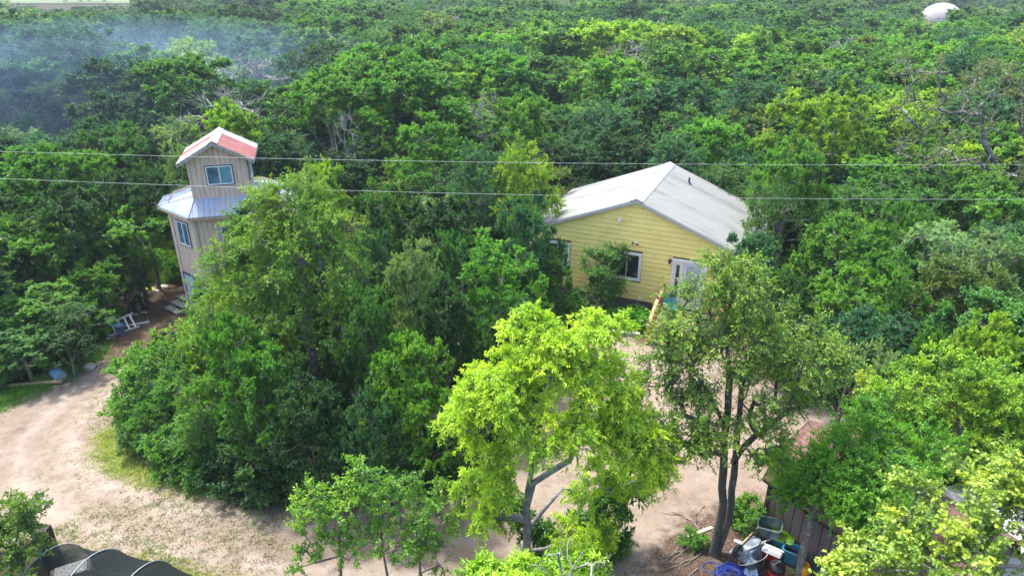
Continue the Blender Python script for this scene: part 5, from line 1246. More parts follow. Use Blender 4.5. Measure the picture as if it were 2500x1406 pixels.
for k, (u, v) in enumerate([(-.15, -1.6), (.3, -1.75), (.8, -1.7), (1.2, -1.5), (.5, -1.25)]):
    q = hloc(u, v); plant('shrub', k % 3, (q[0], q[1], 0), 1.15, .8, (.12, .40, .015), k * 1.3, name="fern_clump", label=["vivid green fern clump at the left end of the planted bed", "vivid green fern clump second from the left in the bed", "vivid green fern clump in the middle front of the bed", "vivid green fern clump nearest the deck", "vivid green fern clump at the back of the bed by the skirting"][k], cat="fern", group="ferns in the flower bed")

# ------------------------------------------------------------------ overhead wires
WIR = mat("aluminium_wire", (.62, .66, .66), .4, metal=.2, var=.02)
for y0, y1, y2, lb in ((370, 397, 402, "upper overhead wire crossing in front of the woods and the tower roof"), (436, 475, 487, "lower overhead wire crossing in front of the tower's skirt roof and the white roof")):
    a, b_, c = atd(0, y0, 25), atd(1250, y1, 25), atd(2500, y2, 25); cf = np.polyfit([a[0], b_[0], c[0]], [a[2], b_[2], c[2]], 2)
    tag(MB().tube([(x, 25, float(np.polyval(cf, x))) for x in np.linspace(-24, 24, 60)], .0045, 6).build("overhead_wire", WIR), lb, "wire", "overhead wires")

# ------------------------------------------------------------------ bottom left: netted hoop tunnel
net = bpy.data.materials.new("shade_net"); net.use_nodes = True; nt = net.node_tree; b = nt.nodes["Principled BSDF"]; b.inputs["Base Color"].default_value = (.010, .015, .016, 1); b.inputs["Roughness"].default_value = .9; b.inputs["Specular IOR Level"].default_value = .15
tcn = nt.nodes.new("ShaderNodeTexCoord"); nzn = nt.nodes.new("ShaderNodeTexNoise"); nzn.inputs["Scale"].default_value = 90; nt.links.new(tcn.outputs["Object"], nzn.inputs["Vector"])
mrn = nt.nodes.new("ShaderNodeMapRange"); mrn.inputs[1].default_value = .42; mrn.inputs[2].default_value = .55; mrn.inputs[3].default_value = .72; mrn.inputs[4].default_value = 1.0; nt.links.new(nzn.outputs[0], mrn.inputs[0]); nt.links.new(mrn.outputs[0], b.inputs["Alpha"])
PVC = mat("pvc_pipe", (.26, .30, .32), .4, var=.1)
pk = [(150, 1324, 1.75), (255, 1337, 1.75), (372, 1368, 1.6), (500, 1420, 1.45)]
PK = [at(a, b_, z) for a, b_, z in pk]; ax = np.array(PK[-1]) - np.array(PK[0]); ax[2] = 0; ax /= np.linalg.norm(ax); pr_ = np.array([-ax[1], ax[0], 0])
hoop = empty("hoop_tunnel", (PK[1][0], PK[1][1], 0), 0, "low plant tunnel of white pipe hoops covered with dark shade net", "plant tunnel"); O_ = np.array([PK[1][0], PK[1][1], 0])
def hp_(c, t, off=0.0, hs=1.25): # t 0..pi across the tunnel
    p = np.array([c[0] - .25, c[1] - .55, 0]) - O_ + pr_ * (math.cos(t) * (hs + off)); p[2] = math.sin(t) ** .8 * (c[2] + off); return p
for c in PK: MB().tube([hp_(c, t, .05) for t in np.linspace(0, math.pi, 22)], .017, 8).build("hoop", PVC, hoop, smooth=True)
cs = []; 
for k in range(len(PK) - 1):
    for s in np.linspace(0, 1, 9)[:-1]:
        c = PK[k] * (1 - s) + PK[k + 1] * s; c = c.copy(); c[2] -= .16 * math.sin(math.pi * s); cs.append(c)
cs.append(PK[-1]); nT = 26; vs = [hp_(c, t, .03) for c in cs for t in np.linspace(.02, math.pi - .02, nT)]
MB().add(vs, [(i * nT + j, i * nT + j + 1, (i + 1) * nT + j + 1, (i + 1) * nT + j) for i in range(len(cs) - 1) for j in range(nT - 1)]).build("shade_net", net, hoop, smooth=True)
q = at(205, 1385, .5); MB().box((0, 0, 0), (.75, .45, .04), rz=.5).build("x", WHT); o = bpy.data.objects["x"]; o.name = "seed_tray"; o.location = (q[0], q[1], .52); tag(o, "white flat tray seen through the net of the hoop tunnel", "tray")
q = at(205, 1385, 0); t_ = empty("potting_bench", (q[0] + .1, q[1] - .55, 0), .5, "small wooden bench under the net of the hoop tunnel", "bench")
MB().box((0, 0, .47), (.95, .5, .05)).build("bench_top", GWD, t_)
for sx in (-1, 1):
    for sy in (-1, 1): MB().box((sx * .48, sy * .23, .22), (.05, .05, .44)).build("leg", GWD, t_)
o = bpy.data.objects["seed_tray"]; o.location = (t_.location.x, t_.location.y, .52)
q = at(108, 1372, 0); o = tag(MB().box((0, 0, .7), (.09, .09, 1.4)).build("blue_post", mat("blue_grey_post", (.16, .27, .36), .6)), "blue grey post at the left end of the hoop tunnel", "post"); o.location = (q[0], q[1], 0)
q = at(122, 1372, 0); o = tag(MB().box((0, 0, .55), (.32, .3, 1.1)).build("brown_crate", DBR, bevel=.02), "dark brown upright crate between the blue post and the hoop tunnel", "crate"); o.location = (q[0], q[1] + .15, 0)
bk = empty("white_water_jug", (*at(108, 1330, 0)[:2], 0), 0, "white plastic jug half hidden in the bush at bottom left", "jug")
MB().lathe([(.14, 0), (.17, .04), (.17, .32), (.1, .42), (.045, .46), (.045, .52)], n=18).build("body", WHT, bk, smooth=True); MB().lathe([(.05, .52), (.05, .56)], n=12).build("cap", TQ, bk)

# ------------------------------------------------------------------ props on the ground
def put(px, py, z=0.0): q = at(px, py, z); return (q[0], q[1], z)
BLUE = mat("faded_blue_plastic", (.12, .29, .48), .45, var=.12, c2=(.2, .35, .5), c2s=4); GRYP = mat("grey_plastic", (.25, .27, .3), .5)
def bucket(name, px, py, r, h, m, label, tilt=None, cat="bucket", z=0):
    o = empty(name, put(px, py), 0, label, cat)
    MB().lathe([(r * .8, 0), (r * .82, .01), (r, h), (r * 1.06, h), (r * 1.06, h - .03), (r, h - .035)], n=24, cap=False).add([], []).build("shell", m, o, smooth=True)
    MB().lathe([(.001, .012), (r * .8, .014)], n=24, cap=False).build("base", m, o)
    MB().lathe([(r * .93, h - .12), (r * .9, h - .12 + .001), (.001, h - .12 + .002)], n=24, cap=False).build("contents", GRYP, o)
    MB().tube([(math.cos(t) * r * 1.08, -.05 - .3 * r * math.sin(t), h - .04 - math.sin(t) * r * .9) for t in np.linspace(0, math.pi, 12)], .006, 6).build("handle", GRYP, o)
    return o
bucket("blue_bucket", 295, 815, .19, .46, BLUE, "upright blue bucket standing in front of the white ladder")
bar_ = empty("blue_barrel", (*put(146, 926)[:2], .23), R(35), "blue plastic barrel lying on its side at the edge of the driveway", "barrel"); bar_.rotation_euler = (R(90), 0, R(52))
MB().lathe([(.18, -.30), (.21, -.29), (.22, -.14), (.212, -.12), (.225, -.1), (.225, .1), (.212, .12), (.22, .14), (.21, .29), (.18, .30)], n=26).build("barrel_body", BLUE, bar_, smooth=True)
MB().lathe([(.17, .301), (.17, .315), (.15, .316)], n=24).build("barrel_end", GRYP, bar_)
LOG = mat("peeled_pole", (.42, .31, .17), .8, var=.2, vs=6)
a, b_ = at(-40, 953), at(155, 934); tag(MB().tube([(a[0] + (b_[0] - a[0]) * s, a[1] + (b_[1] - a[1]) * s + .04 * math.sin(s * 5), .09 + .01 * math.sin(9 * s)) for s in np.linspace(0, 1, 12)], [.055 + .03 * s for s in np.linspace(0, 1, 12)], 10).build("long_pole", LOG, smooth=True), "long tan wooden pole lying along the grass verge at left", "pole")
def rock(name, px, py, r, m, label, cat="rock", seed=0, fl=.7):
    rg = np.random.default_rng(seed); import bmesh
    bm = bmesh.new(); bmesh.ops.create_icosphere(bm, subdivisions=2, radius=r)
    for v in bm.verts: v.co *= 1 + .22 * rg.normal() * .6; v.co.z *= fl
    me = bpy.data.meshes.new(name); bm.to_mesh(me); bm.free(); me.materials.append(m); o = link(name, me); p = put(px, py); o.location = (p[0], p[1], r * fl * .6); return tag(o, label, cat)
rock("pale_rock", 220, 900, .22, STO, "pale rock on the driveway edge right of the blue barrel", seed=1)
rock("pale_rock", 305, 738, .10, STO, "small grey stone in the shade behind the ladder", seed=2)
ALU = mat("white_ladder_paint", (.66, .68, .72), .4, var=.06)
A1, A2, B1, B2 = at(249, 797, .42), at(324, 764, .42), at(262, 822, .04), at(341, 796, .04)
lo = np.array(at(292, 800)); lad = empty("stepladder", tuple(lo), 0, "white stepladder lying on its side in the shaded yard", "ladder")
MB().bar(A1 - lo, A2 - lo, .03, .07).build("side_rail", ALU, lad); MB().bar(B1 - lo, B2 - lo, .03, .07).build("side_rail", ALU, lad)
for s in (.06, .27, .48, .69, .88):
    p, q = A1 * (1 - s) + A2 * s - lo, B1 * (1 - s) + B2 * s - lo; MB().bar(p, q, .075, .02).build("step", ALU, lad)
b = MB()
for s in (.27, .48, .69, .88):
    p = A1 * (1 - s) + A2 * s - lo; p2 = A1 * (.9 - s) + A2 * (s + .1) - lo; q = B1 * (1 - s) + B2 * s - lo; b.bar(p2, p * .72 + q * .28, .015)
b.build("brace", ALU, lad)
tag(MB().bar((0, 0, 0), (1.0, .42, 0), .12, .03).build("white_board", ALU), "white board lying under the end of the ladder", "board"); bpy.data.objects["white_board"].location = (*at(302, 797)[:2], .03)
RED = mat("dark_red_plastic", (.20, .02, .03), .4)
tr_ = empty("red_tray", put(280, 818), .3, "shallow dark red tray beside the blue bucket", "tray"); MB().lathe([(.26, 0), (.30, .12), (.32, .12), (.32, .10)], n=24, cap=False).build("rim", RED, tr_, smooth=True); MB().lathe([(.001, .011), (.26, .012)], n=24, cap=False).build("base", RED, tr_)
def cloth(name, px, py, w, d, h, m, label, seed, rz=0, z=0, cat="cloth"):
    rg = np.random.default_rng(seed); n = 14; vs = []; ph = rg.uniform(0, 6, 6)
    for i in range(n):
        for j in range(n):
            x, y = (i / (n - 1) - .5), (j / (n - 1) - .5); e = max(0, 1 - (2 * max(abs(x), abs(y))) ** 3)
            vs.append((x * w + .05 * w * math.sin(y * 9 + ph[0]), y * d + .06 * d * math.sin(x * 8 + ph[1]), .012 + h * e * (.5 + .3 * math.sin(x * 9 + ph[2]) * math.cos(y * 7 + ph[3]) + .2 * math.sin(x * 17 + y * 13 + ph[4]))))
    o = MB().add(vs, [(i * n + j, (i + 1) * n + j, (i + 1) * n + j + 1, i * n + j + 1) for i in range(n - 1) for j in range(n - 1)]).build(name, m, smooth=True)
    s = o.modifiers.new("thickness", 'SOLIDIFY'); s.thickness = .006; p = put(px, py, z); o.location = p; o.rotation_euler = (0, 0, rz); return tag(o, label, cat)
RAG = mat("pale_rag", (.5, .52, .5), .9); YLW = mat("yellow_board", (.62, .55, .12), .7)
cloth("white_rag", 272, 824, .42, .2, .08, RAG, "crumpled whitish rag in front of the red tray", 3, .4)
cloth("white_scrap", 398, 699, .5, .25, .08, RAG, "larger crumpled white scrap near the tower door", 4, .1); cloth("white_scrap", 383, 709, .35, .16, .06, RAG, "small crumpled white scrap beside the yellow board", 5, -.3)
o = tag(MB().box((0, 0, 0), (.62, .34, .025), taper=.9).build("yellow_board", YLW), "yellow board lying on the bare yard", "board"); o.location = (*at(361, 707)[:2], .04); o.rotation_euler = (0, .05, .25)
cloth("pale_tarp", 240, 640, 2.0, 1.5, .5, mat("pale_blue_tarp", (.42, .52, .62), .5), "pale blue white tarp glinting between the trees left of the tower", 6, .5, 0, "tarp")
# fallen branches
TWG = mat("weathered_branch", (.17, .145, .12), .9, var=.3, vs=9)
def branch(px0, py0, px1, py1, r, label, seed, m=TWG, fork=3, name="fallen_branch"):
    rg = np.random.default_rng(seed); a, b_ = at(px0, py0), at(px1, py1); L_ = np.linalg.norm(b_ - a); b = MB(); n = 9; pts = []
    perp = np.array([-(b_ - a)[1], (b_ - a)[0], 0]) / L_; cur = rg.normal(0, .12) * L_
    for s in np.linspace(0, 1, n): p = a + (b_ - a) * s + perp * (cur * math.sin(math.pi * s) + rg.normal(0, .02)); p[2] = gz(p[0], p[1]) + r * .9; pts.append(p)
    b.tube([p - a for p in pts], [r * (1 - .75 * s) for s in np.linspace(0, 1, n)], 7)
    for k in range(fork):
        i = int(rg.integers(2, n - 2)); d = (pts[i + 1] - pts[i]); d = d / np.linalg.norm(d); sd_ = perp * rg.choice([-1, 1]) * .7; l = L_ * rg.uniform(.2, .4)
        b.tube([pts[i] - a, pts[i] - a + (d + sd_) * l * .5 + np.array([0, 0, .05 * rg.random()]), pts[i] - a + (d * 1.2 + sd_ * .8) * l], [r * .5, r * .35, r * .12], 6)
    o = b.build(name, m, smooth=True); o.location = tuple(a); return tag(o, label, "branch", "fallen branches on the dirt")
for k, (q, lb) in enumerate([((1733, 1334, 1640, 1372, .035), "pale fallen branch running left from the twin trunks' foot"), ((1712, 1300, 1636, 1250, .03), "thin grey branch on the dirt left of the plank"), ((1712, 1352, 1610, 1395, .03), "lower pale branch on the dirt left of the blue hose"),
     ((1702, 1388, 1655, 1430, .03), "pale branch at the bottom edge left of the blue hose"), ((1655, 1335, 1598, 1362, .025), "short pale stick on the sand right of the lime green tree"), ((1120, 1110, 1240, 1150, .04), "grey fallen branch at the island edge behind the lime green tree"), ((1180, 1150, 1260, 1120, .03), "second grey fallen branch tangled at the island edge"), ((1720, 1235, 1710, 1285, .02), "thin upright looking twig on the sand by the left trunk")]):
    branch(*q, lb, 40 + k)
o = tag(MB().bar((0, 0, 0), (.86, .38, .0), .10, .035).build("plank", mat("raw_plank", (.55, .47, .33), .8, var=.15, vs=6)), "pale raw plank on the dirt against the twin trunks", "plank"); o.location = (*at(1674, 1312)[:2], .03)

def tote(name, px, py, z, w, d, h, rz, m, label, lid=None, tilt=(0, 0), inner=None):
    o = empty(name, put(px, py, z), rz, label, "tote"); o.rotation_euler = (tilt[0], tilt[1], rz); t = .85; b = MB()
    def ring(w_, d_, z_): 
        c = .07; return [(x, y, z_) for x, y in ((-w_ / 2 + c, -d_ / 2), (w_ / 2 - c, -d_ / 2), (w_ / 2, -d_ / 2 + c), (w_ / 2, d_ / 2 - c), (w_ / 2 - c, d_ / 2), (-w_ / 2 + c, d_ / 2), (-w_ / 2, d_ / 2 - c), (-w_ / 2, -d_ / 2 + c))]
    rings = [ring(w * t, d * t, 0), ring(w, d, h - .04), ring(w + .05, d + .05, h - .04), ring(w + .05, d + .05, h), ring(w - .02, d - .02, h), ring(w * t - .03, d * t - .03, .02)]
    vs = [v for r_ in rings for v in r_]; fs = [tuple(range(8))[::-1], tuple(range(40, 48))] + [(i * 8 + k, i * 8 + (k + 1) % 8, (i + 1) * 8 + (k + 1) % 8, (i + 1) * 8 + k) for i in range(5) for k in range(8)]
    b.add(vs, fs).build("tub", m, o, bevel=.006)
    if lid: MB().prism([(x, y) for x, y, _ in ring(w + .07, d + .07, 0)], h + .003, h + .03).build("lid", lid, o, bevel=.008); MB().prism([(x, y) for x, y, _ in ring(w - .08, d - .08, 0)], h + .03, h + .045).build("lid_panel", lid, o, bevel=.006)
    if inner: MB().prism([(x, y) for x, y, _ in ring(w * .9, d * .9, 0)], h * .55, h * .57).build("contents", inner, o)
    return o
GT = mat("grey_green_tote", (.075, .12, .13), .45, var=.3, vs=3, c2=(.20, .24, .24), c2s=3); LIM = mat("lime_lid", (.26, .50, .02), .4, var=.08); TEAL = mat("teal_tub", (.03, .20, .25), .4, var=.1); CYN = mat("cyan_tub", (.04, .20, .30), .4, var=.12)
BK = mat("black_plastic", (.018, .02, .022), .35, var=.2); CRD = mat("cooler_red", (.42, .02, .025), .4); RST = mat("rusty_junk", (.14, .06, .035), .9, var=.5, vs=20)
tote("lower_tote", 1858, 1318, 0, .72, .48, .36, R(-25), mat("dark_grey_tote", (.05, .055, .06), .5), "dark tote holding rusty scrap beneath the tilted grey green tote", inner=RST)
tote("upper_tote", 1880, 1302, .40, .62, .44, .40, R(-30), GT, "weathered grey green open tote tipped on top of the dark tote", tilt=(R(8), R(-6)))
tote("lime_lidded_tote", 1905, 1337, 0, .56, .40, .42, R(-32), TEAL, "teal tote with a bright lime green lid against the shed wall", lid=LIM)
tote("cyan_tub", 1930, 1368, 0, .48, .38, .46, R(-35), CYN, "open cyan tub between the lime lidded tote and the slender trunk", inner=BK)
co = empty("cooler", put(1882, 1362), R(-35), "red picnic cooler with a white lid in front of the lime lidded tote", "cooler"); MB().box((0, 0, .13), (.46, .28, .26)).build("body", CRD, co, bevel=.02)
MB().add([(-.26, -.17, .262), (.26, -.17, .262), (.26, .17, .262), (-.26, .17, .262), (-.26, -.10, .36), (.26, -.10, .36), (.26, .10, .36), (-.26, .10, .36)], [(3, 2, 1, 0), (4, 5, 6, 7), (0, 1, 5, 4), (1, 2, 6, 5), (2, 3, 7, 6), (3, 0, 4, 7)]).build("lid", mat("cooler_lid_white", (.55, .55, .55), .5, var=.12), co, bevel=.015)
MB().tube([(-.27, 0, .2), (-.29, 0, .40), (.29, 0, .40), (.27, 0, .2)], .012, 6).build("handle", WHT, co)
# wheelbarrow turned upside down
wb = empty("wheelbarrow", put(1830, 1350), R(35), "upturned wheelbarrow with pale plastic over its tray and handles toward the lime lid", "wheelbarrow"); TRAYM = mat("scuffed_tray", (.17, .20, .25), .35, var=.25, vs=4, c2=(.32, .37, .43), c2s=4)
b = MB(); r0 = [(-.42, -.32), (.42, -.28), (.42, .28), (-.42, .32)]; r1 = [(-.25, -.19), (.30, -.17), (.30, .17), (-.25, .19)]
b.add([(x, y, .03) for x, y in r0] + [(x, y, .34) for x, y in r1], [(4, 5, 6, 7), (0, 1, 5, 4), (1, 2, 6, 5), (2, 3, 7, 6), (3, 0, 4, 7)]).build("tray", TRAYM, wb, bevel=.03)
for s in (-1, 1): 
    MB().bar((-.55, s * .06, .36), (.85, s * .27, .40), .035).build("handle", WOOD if s > 0 else mat("grey_handle", (.3, .31, .33), .6), wb)
    b = MB(); b.tube([(.30, s * .2, .36), (.42, s * .21, .62), (.15, s * .2, .62), (.05, s * .17, .37)], .014, 6); b.build("leg", BK, wb)
MB().lathe([(.12, -.045), (.17, -.045), (.19, 0), (.17, .045), (.12, .045)], (-.55, 0, .40), 22, Matrix.Rotation(R(90), 3, 'X')).build("tyre", BK, wb, smooth=True); MB().lathe([(.02, -.05), (.12, -.03), (.12, .03), (.02, .05)], (-.55, 0, .40), 18, Matrix.Rotation(R(90), 3, 'X')).build("wheel_rim", GRYP, wb)
tb = empty("black_tub", put(1846, 1388), R(38), "black barrow tub with a bright wire rim leaning in front of the wheelbarrow", "tub"); tb.rotation_euler = (R(-38), R(10), R(38))
el = [(math.cos(t) * .48, math.sin(t) * .34) for t in np.linspace(0, 2 * math.pi, 25)[:-1]]
b = MB(); n = 24; b.add([(x * .62, y * .62, 0.03) for x, y in el] + [(x, y, .26) for x, y in el], [tuple(range(n))] + [(i, (i + 1) % n, n + (i + 1) % n, n + i) for i in range(n)]); o = b.build("shell", BK, tb, smooth=True); s_ = o.modifiers.new("thickness", 'SOLIDIFY'); s_.thickness = .01
MB().tube([(x * 1.02, y * 1.02, .265) for x, y in el], .013, 7, closed=True).build("rim", mat("rim_wire", (.5, .44, .36), .5), tb, smooth=True)
PLS = mat("clear_plastic_sheet", (.34, .44, .58), .25, var=.15, vs=6, alpha=.8)
cloth("plastic_sheet", 1832, 1378, .38, .85, .22, PLS, "pale blue plastic sheet trailing off the wheelbarrow toward the hose", 8, R(-12), .08, "sheet")
wb.scale = (1.12, 1.12, 1.12)
# blue hose
HB_ = mat("blue_hose_rubber", (.015, .045, .33), .4); rg = np.random.default_rng(12); hpts = []
for k in range(230):
    t = k / 229 * 2 * math.pi * 11; rr_ = .26 + .07 * math.sin(t * .37) + .05 * math.sin(t * 1.31); cx_ = .10 * math.sin(t * .13); cy_ = .09 * math.cos(t * .11)
    hpts.append((cx_ + rr_ * math.cos(t) * 1.15, cy_ + rr_ * math.sin(t) * .8, .012 + .05 * (k / 229) + .015 * (1 + math.sin(t * 2.3))))
for k in range(30):
    t = k / 29 * 2 * math.pi; hpts.append((-.42 + .26 * math.cos(t), .22 + .2 * math.sin(t), .02))
o = tag(MB().tube(hpts, .011, 6).build("blue_hose", HB_, smooth=True), "loosely coiled blue hose on the dirt at the bottom edge", "hose"); o.location = put(1782, 1402)
# shop vacuum
vc = empty("shop_vacuum", put(1892, 1408), .4, "red and black shop vacuum on the dirt at the bottom edge", "vacuum"); MB().lathe([(.20, .03), (.22, .06), (.21, .30), (.20, .31)], n=26).build("drum", CRD, vc, smooth=True)
MB().lathe([(.225, .30), (.23, .36), (.19, .44), (.12, .48), (.05, .485)], n=26).build("motor_head", BK, vc, smooth=True); MB().tube([(-.1, 0, .46), (-.08, 0, .55), (.08, 0, .55), (.1, 0, .46)], .018, 8).build("handle", GRYP, vc)
for k in range(4): MB().lathe([(.03, 0), (.035, .02), (.02, .05)], (.2 * math.cos(k * 1.57 + .5), .2 * math.sin(k * 1.57 + .5), 0), 10).build("castor", BK, vc)
yj = empty("yellow_pail", put(1958, 1414), 0, "tall yellow orange pail behind the slender trunk", "pail"); MB().lathe([(.14, 0), (.15, .02), (.15, .15), (.155, .16), (.15, .17), (.15, .32), (.155, .33), (.15, .34), (.15, .45), (.12, .5), (.11, .52)], n=22).build("body", mat("amber_plastic", (.70, .33, .015), .4), yj, smooth=True); MB().lathe([(.115, .52), (.115, .55)], n=18).build("lid", mat("amber_lid", (.6, .27, .01), .4), yj)
jc = empty("jerry_can", put(1988, 1388), R(-40), "dark grey jerry can against the shed wall right of the slender trunk", "jerry can"); GJ = mat("slate_plastic", (.07, .085, .10), .45); MB().box((0, 0, .22), (.34, .22, .44), taper=.94).build("body", GJ, jc, bevel=.03)
MB().tube([(-.12, 0, .43), (-.1, 0, .50), (.06, 0, .50), (.08, 0, .43)], .016, 6).build("handle", GJ, jc); MB().lathe([(.03, .43), (.03, .5)], (.13, 0, 0), 10).build("cap", CRD, jc)
for (px, py, m, cm, lb) in ((1975, 1370, mat("clear_blue_bottle", (.18, .32, .42), .2, alpha=.9), BLUE, "clear blue bottle left of the jerry can"), (1986, 1366, mat("grey_bottle", (.5, .52, .55), .3), CRD, "pale bottle with a red cap behind the jerry can"), (1993, 1368, mat("silver_bottle", (.4, .43, .47), .3), WHT, "pale bottle with a white cap behind the jerry can's right side")):
    bo = empty("bottle", put(px, py), 0, lb, "bottle", "bottles by the shed wall"); MB().lathe([(.045, 0), (.05, .02), (.05, .3), (.03, .38), (.018, .42), (.018, .46)], n=14).build("body", m, bo, smooth=True); MB().lathe([(.022, .46), (.022, .49)], n=10).build("cap", cm, bo)
pt = empty("propane_tank", put(2012, 1412), 0, "white gas cylinder by the shed wall beside the near oak leaves", "gas cylinder"); MB().lathe([(.1, 0), (.1, .02), (.14, .06), (.15, .12), (.15, .28), (.13, .36), (.06, .40), (.03, .41)], n=22).build("body", mat("tank_white", (.5, .53, .58), .35), pt, smooth=True); MB().lathe([(.09, .38), (.095, .48), (.09, .48), (.085, .38)], n=18, cap=False).build("collar", GRYP, pt); MB().lathe([(.02, .4), (.02, .46)], n=8).build("valve", GRYP, pt)
sg = empty("black_stake_sign", put(2015, 1388), R(-20), "small black plate on a thin stake in front of the shed wall", "garden stake"); MB().tube([(0, 0, 0), (0, 0, .55)], .009, 6).build("stake", BK, sg); MB().box((0, 0, .58), (.16, .02, .09)).build("plate", BK, sg)
bt = empty("white_bottle", (*put(1792, 1322)[:2], .05), R(-30), "white plastic bottle lying on the dirt left of the wheelbarrow wheel", "bottle"); bt.rotation_euler = (R(90), 0, R(60)); MB().lathe([(.045, 0), (.05, .03), (.05, .2), (.025, .25), (.02, .29)], n=14).build("body", WHT, bt, smooth=True); MB().lathe([(.024, .29), (.024, .31)], n=10).build("cap", BLUE, bt)
bb = tote("blue_crate", 1768, 1248, 0, .34, .26, .40, .3, mat("sky_blue_crate", (.08, .36, .68), .5, var=.2, vs=8), "sky blue crate seen behind the twin trunks"); bb["category"] = "crate"
cloth("blue_tarp_bundle", 1788, 1246, .5, .4, .28, mat("blue_grey_tarp", (.10, .22, .36), .6, var=.4, vs=9), "crumpled blue grey tarp behind the right of the twin trunks", 9, .4, 0, "tarp")
ts = tote("blue_lid_bin", 2066, 1432, 0, .5, .4, .5, .3, TEAL, "bin with a deep blue lid under the near oak leaves", lid=mat("deep_blue_lid", (.01, .12, .35), .4))
# ------------------------------------------------------------------ person bending forward in the yard
def skinned(name, pts, edges, m, parent, sub=1, root=0):
    me = bpy.data.meshes.new(name); me.from_pydata([p[:3] for p in pts], edges, []); me.materials.append(m); o = link(name, me, parent)
    s = o.modifiers.new("skin", 'SKIN'); s.use_smooth_shade = True
    sk = me.skin_vertices[0].data
    for i, p in enumerate(pts): sk[i].radius = (p[3], p[4] if len(p) > 4 else p[3]); sk[i].use_root = (i == root)
    u = o.modifiers.new("sub", 'SUBSURF'); u.levels = sub; u.render_levels = sub; return o
SKIN = mat("skin", (.38, .21, .14), .6, var=.06); HAIR = mat("dark_hair", (.015, .012, .01), .8); JEAN = mat("black_trousers", (.012, .013, .02), .85, var=.2); JKT = mat("dark_jacket", (.014, .015, .022), .85); BSH = mat("royal_blue_shirt", (.02, .08, .55), .75); SHOE = mat("white_shoe", (.6, .55, .52), .6)
fp = at(344, 767); per = empty("person", (fp[0], fp[1], 0), 0, "person in dark clothes with a blue shirt hem bending forward in the shaded yard", "person")
# local frame: facing -x (left); x toward the right of the photo
hipc = (.05, 0, .90)
pts = [(.06, 0, .92, .13, .15), (-.08, 0, 1.06, .12, .155), (-.24, 0, 1.16, .13, .17), (-.38, 0, 1.21, .12, .17), (-.47, 0, 1.21, .055), (-.55, 0, 1.17, .075, .07), (-.63, 0, 1.11, .09, .08), (-.68, 0, 1.05, .06),
       (.06, .11, .86, .095), (.02, .14, .50, .062), (.16, .15, .09, .042), (.02, .15, .05, .038),
       (.05, -.11, .86, .095), (-.20, -.12, .50, .062), (-.13, -.13, .09, .042), (-.27, -.13, .04, .038),
       (-.38, .20, 1.15, .062), (-.44, .22, .88, .042), (-.62, .20, .70, .030), (-.69, .20, .66, .032, .02),
       (-.38, -.20, 1.15, .062), (-.42, -.22, .87, .042), (-.60, -.20, .68, .030), (-.67, -.20, .64, .032, .02)]
ed = [(0, 1), (1, 2), (2, 3), (3, 4), (4, 5), (5, 6), (6, 7), (0, 8), (8, 9), (9, 10), (10, 11), (0, 12), (12, 13), (13, 14), (14, 15), (3, 16), (16, 17), (17, 18), (18, 19), (3, 20), (20, 21), (21, 22), (22, 23)]
for hnd, s in ((19, 1), (23, -1)):
    hx_, hy_, hz_ = pts[hnd][:3]
    for k, (dy, ln) in enumerate(((-.03, .065), (-.01, .078), (.012, .073), (.032, .058))):
        i = len(pts); pts += [(hx_ - .035, hy_ + dy, hz_ - .02, .009), (hx_ - .035 - ln * .5, hy_ + dy, hz_ - .035, .008), (hx_ - .035 - ln * .7, hy_ + dy, hz_ - .035 - ln * .5, .007)]; ed += [(hnd, i), (i, i + 1), (i + 1, i + 2)]
    i = len(pts); pts += [(hx_, hy_ - s * .045, hz_ - .02, .010), (hx_ - .03, hy_ - s * .05, hz_ - .055, .009)]; ed += [(hnd, i), (i, i + 1)]
skinned("body", pts, ed, SKIN, per, 2)
tr_pts = [(.06, 0, .93, .185, .20), (.06, .10, .82, .13), (.02, .14, .50, .085), (.155, .15, .12, .065), (.05, -.10, .82, .13), (-.20, -.12, .50, .085), (-.135, -.13, .12, .065), (-.04, 0, 1.02, .17, .195)]
skinned("trousers", tr_pts, [(0, 1), (1, 2), (2, 3), (0, 4), (4, 5), (5, 6), (0, 7)], JEAN, per, 2)
skinned("blue_shirt", [(.0, 0, 1.02, .185, .21), (-.12, 0, 1.09, .185, .21)], [(0, 1)], BSH, per, 2)
skinned("jacket", [(-.12, 0, 1.10, .18, .205), (-.25, 0, 1.17, .175, .21), (-.38, 0, 1.215, .15, .20), (-.38, .20, 1.15, .08), (-.44, .22, .88, .06), (-.60, .20, .72, .046), (-.38, -.20, 1.15, .08), (-.42, -.22, .87, .06), (-.58, -.20, .70, .046)],
        [(0, 1), (1, 2), (2, 3), (3, 4), (4, 5), (2, 6), (6, 7), (7, 8)], JKT, per, 2)
b = MB(); b.lathe([(.001, .118), (.06, .105), (.10, .06), (.112, 0), (.105, -.05), (.09, -.08)], (-.565, 0, 1.175), 20, Matrix.Rotation(R(-40), 3, 'Y'), cap=False); b.build("hair", HAIR, per, smooth=True)
b = MB()
for s in (-1, 1): b.box((-.705, s * .035, 1.11), (.015, .03, .012)); 
b.build("eyes", HAIR, per)
for s, (x, y) in ((1, (.11, .15)), (-1, (-.18, -.13))): MB().box((x - .03, y, .045), (.28, .10, .085), taper=.8).build("shoe", SHOE, per, bevel=.02)
per.rotation_euler = (0, 0, R(-12))

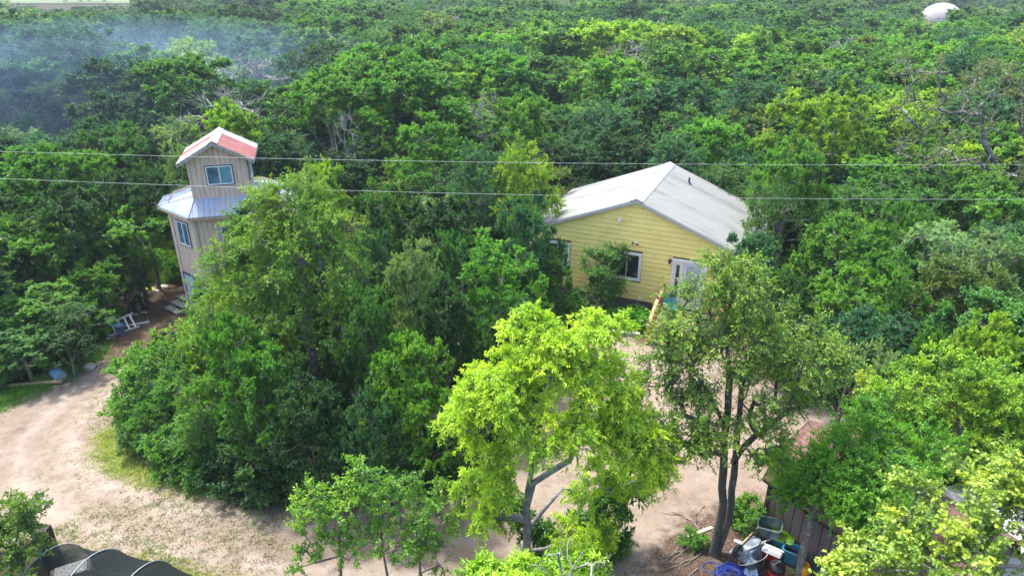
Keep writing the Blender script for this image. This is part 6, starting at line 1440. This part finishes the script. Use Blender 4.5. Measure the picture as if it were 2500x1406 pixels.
# ------------------------------------------------------------------ air
if HAZE:
    hz = bpy.data.materials.new("haze"); hz.use_nodes = True; nt = hz.node_tree; nt.nodes.clear()
    o_ = nt.nodes.new("ShaderNodeOutputMaterial"); pv = nt.nodes.new("ShaderNodeVolumePrincipled"); pv.inputs["Color"].default_value = (.70, .85, 1, 1); pv.inputs["Density"].default_value = HAZE; pv.inputs["Anisotropy"].default_value = .3
    nt.links.new(pv.outputs[0], o_.inputs["Volume"])
    o = MB().box((0, 1100, 16), (5200, 5000, 36)).build("haze", hz); tag(o, "thin bluish summer haze over the woods", "haze", kind="stuff")
if SMOKE:
    sm_ = bpy.data.materials.new("smoke"); sm_.use_nodes = True; nt = sm_.node_tree; nt.nodes.clear()
    o_ = nt.nodes.new("ShaderNodeOutputMaterial"); pv = nt.nodes.new("ShaderNodeVolumePrincipled"); pv.inputs["Color"].default_value = (.42, .68, 1, 1); pv.inputs["Density"].default_value = SMOKE
    nt.links.new(pv.outputs[0], o_.inputs["Volume"])
    import bmesh
    def puff(c, s):
        bm = bmesh.new(); bmesh.ops.create_uvsphere(bm, u_segments=24, v_segments=14, radius=1); me = bpy.data.meshes.new("smoke"); bm.to_mesh(me); bm.free(); me.materials.append(sm_)
        o = link("smoke", me); o.location = c; o.scale = s; tag(o, "blue smoke drifting over the grey treetops at upper left", "smoke", kind="stuff")
    q2 = at(20, 300, 5.5)
    for f in (1.0, .75, .5): puff((q2[0] - 2, q2[1], 5.5), (15 * f, 15 * f, 3 + 2.4 * f))
    q = atd(60, 200, 54)
    for k, f in enumerate((1.0, .82, .64, .46, .3)):          # nested puffs: thin at the rim, thicker inside
        bm = bmesh.new(); bmesh.ops.create_uvsphere(bm, u_segments=24, v_segments=14, radius=1); me = bpy.data.meshes.new("smoke"); bm.to_mesh(me); bm.free(); me.materials.append(sm_)
        o = link("smoke", me); o.location = (q[0] - 3 + 1.5 * k, q[1] + 14 - 3 * k, 5.0); o.scale = (30 * f, 34 * f, 4.4 + 1.4 * f); tag(o, "blue smoke drifting over the grey treetops at upper left", "smoke", kind="stuff")
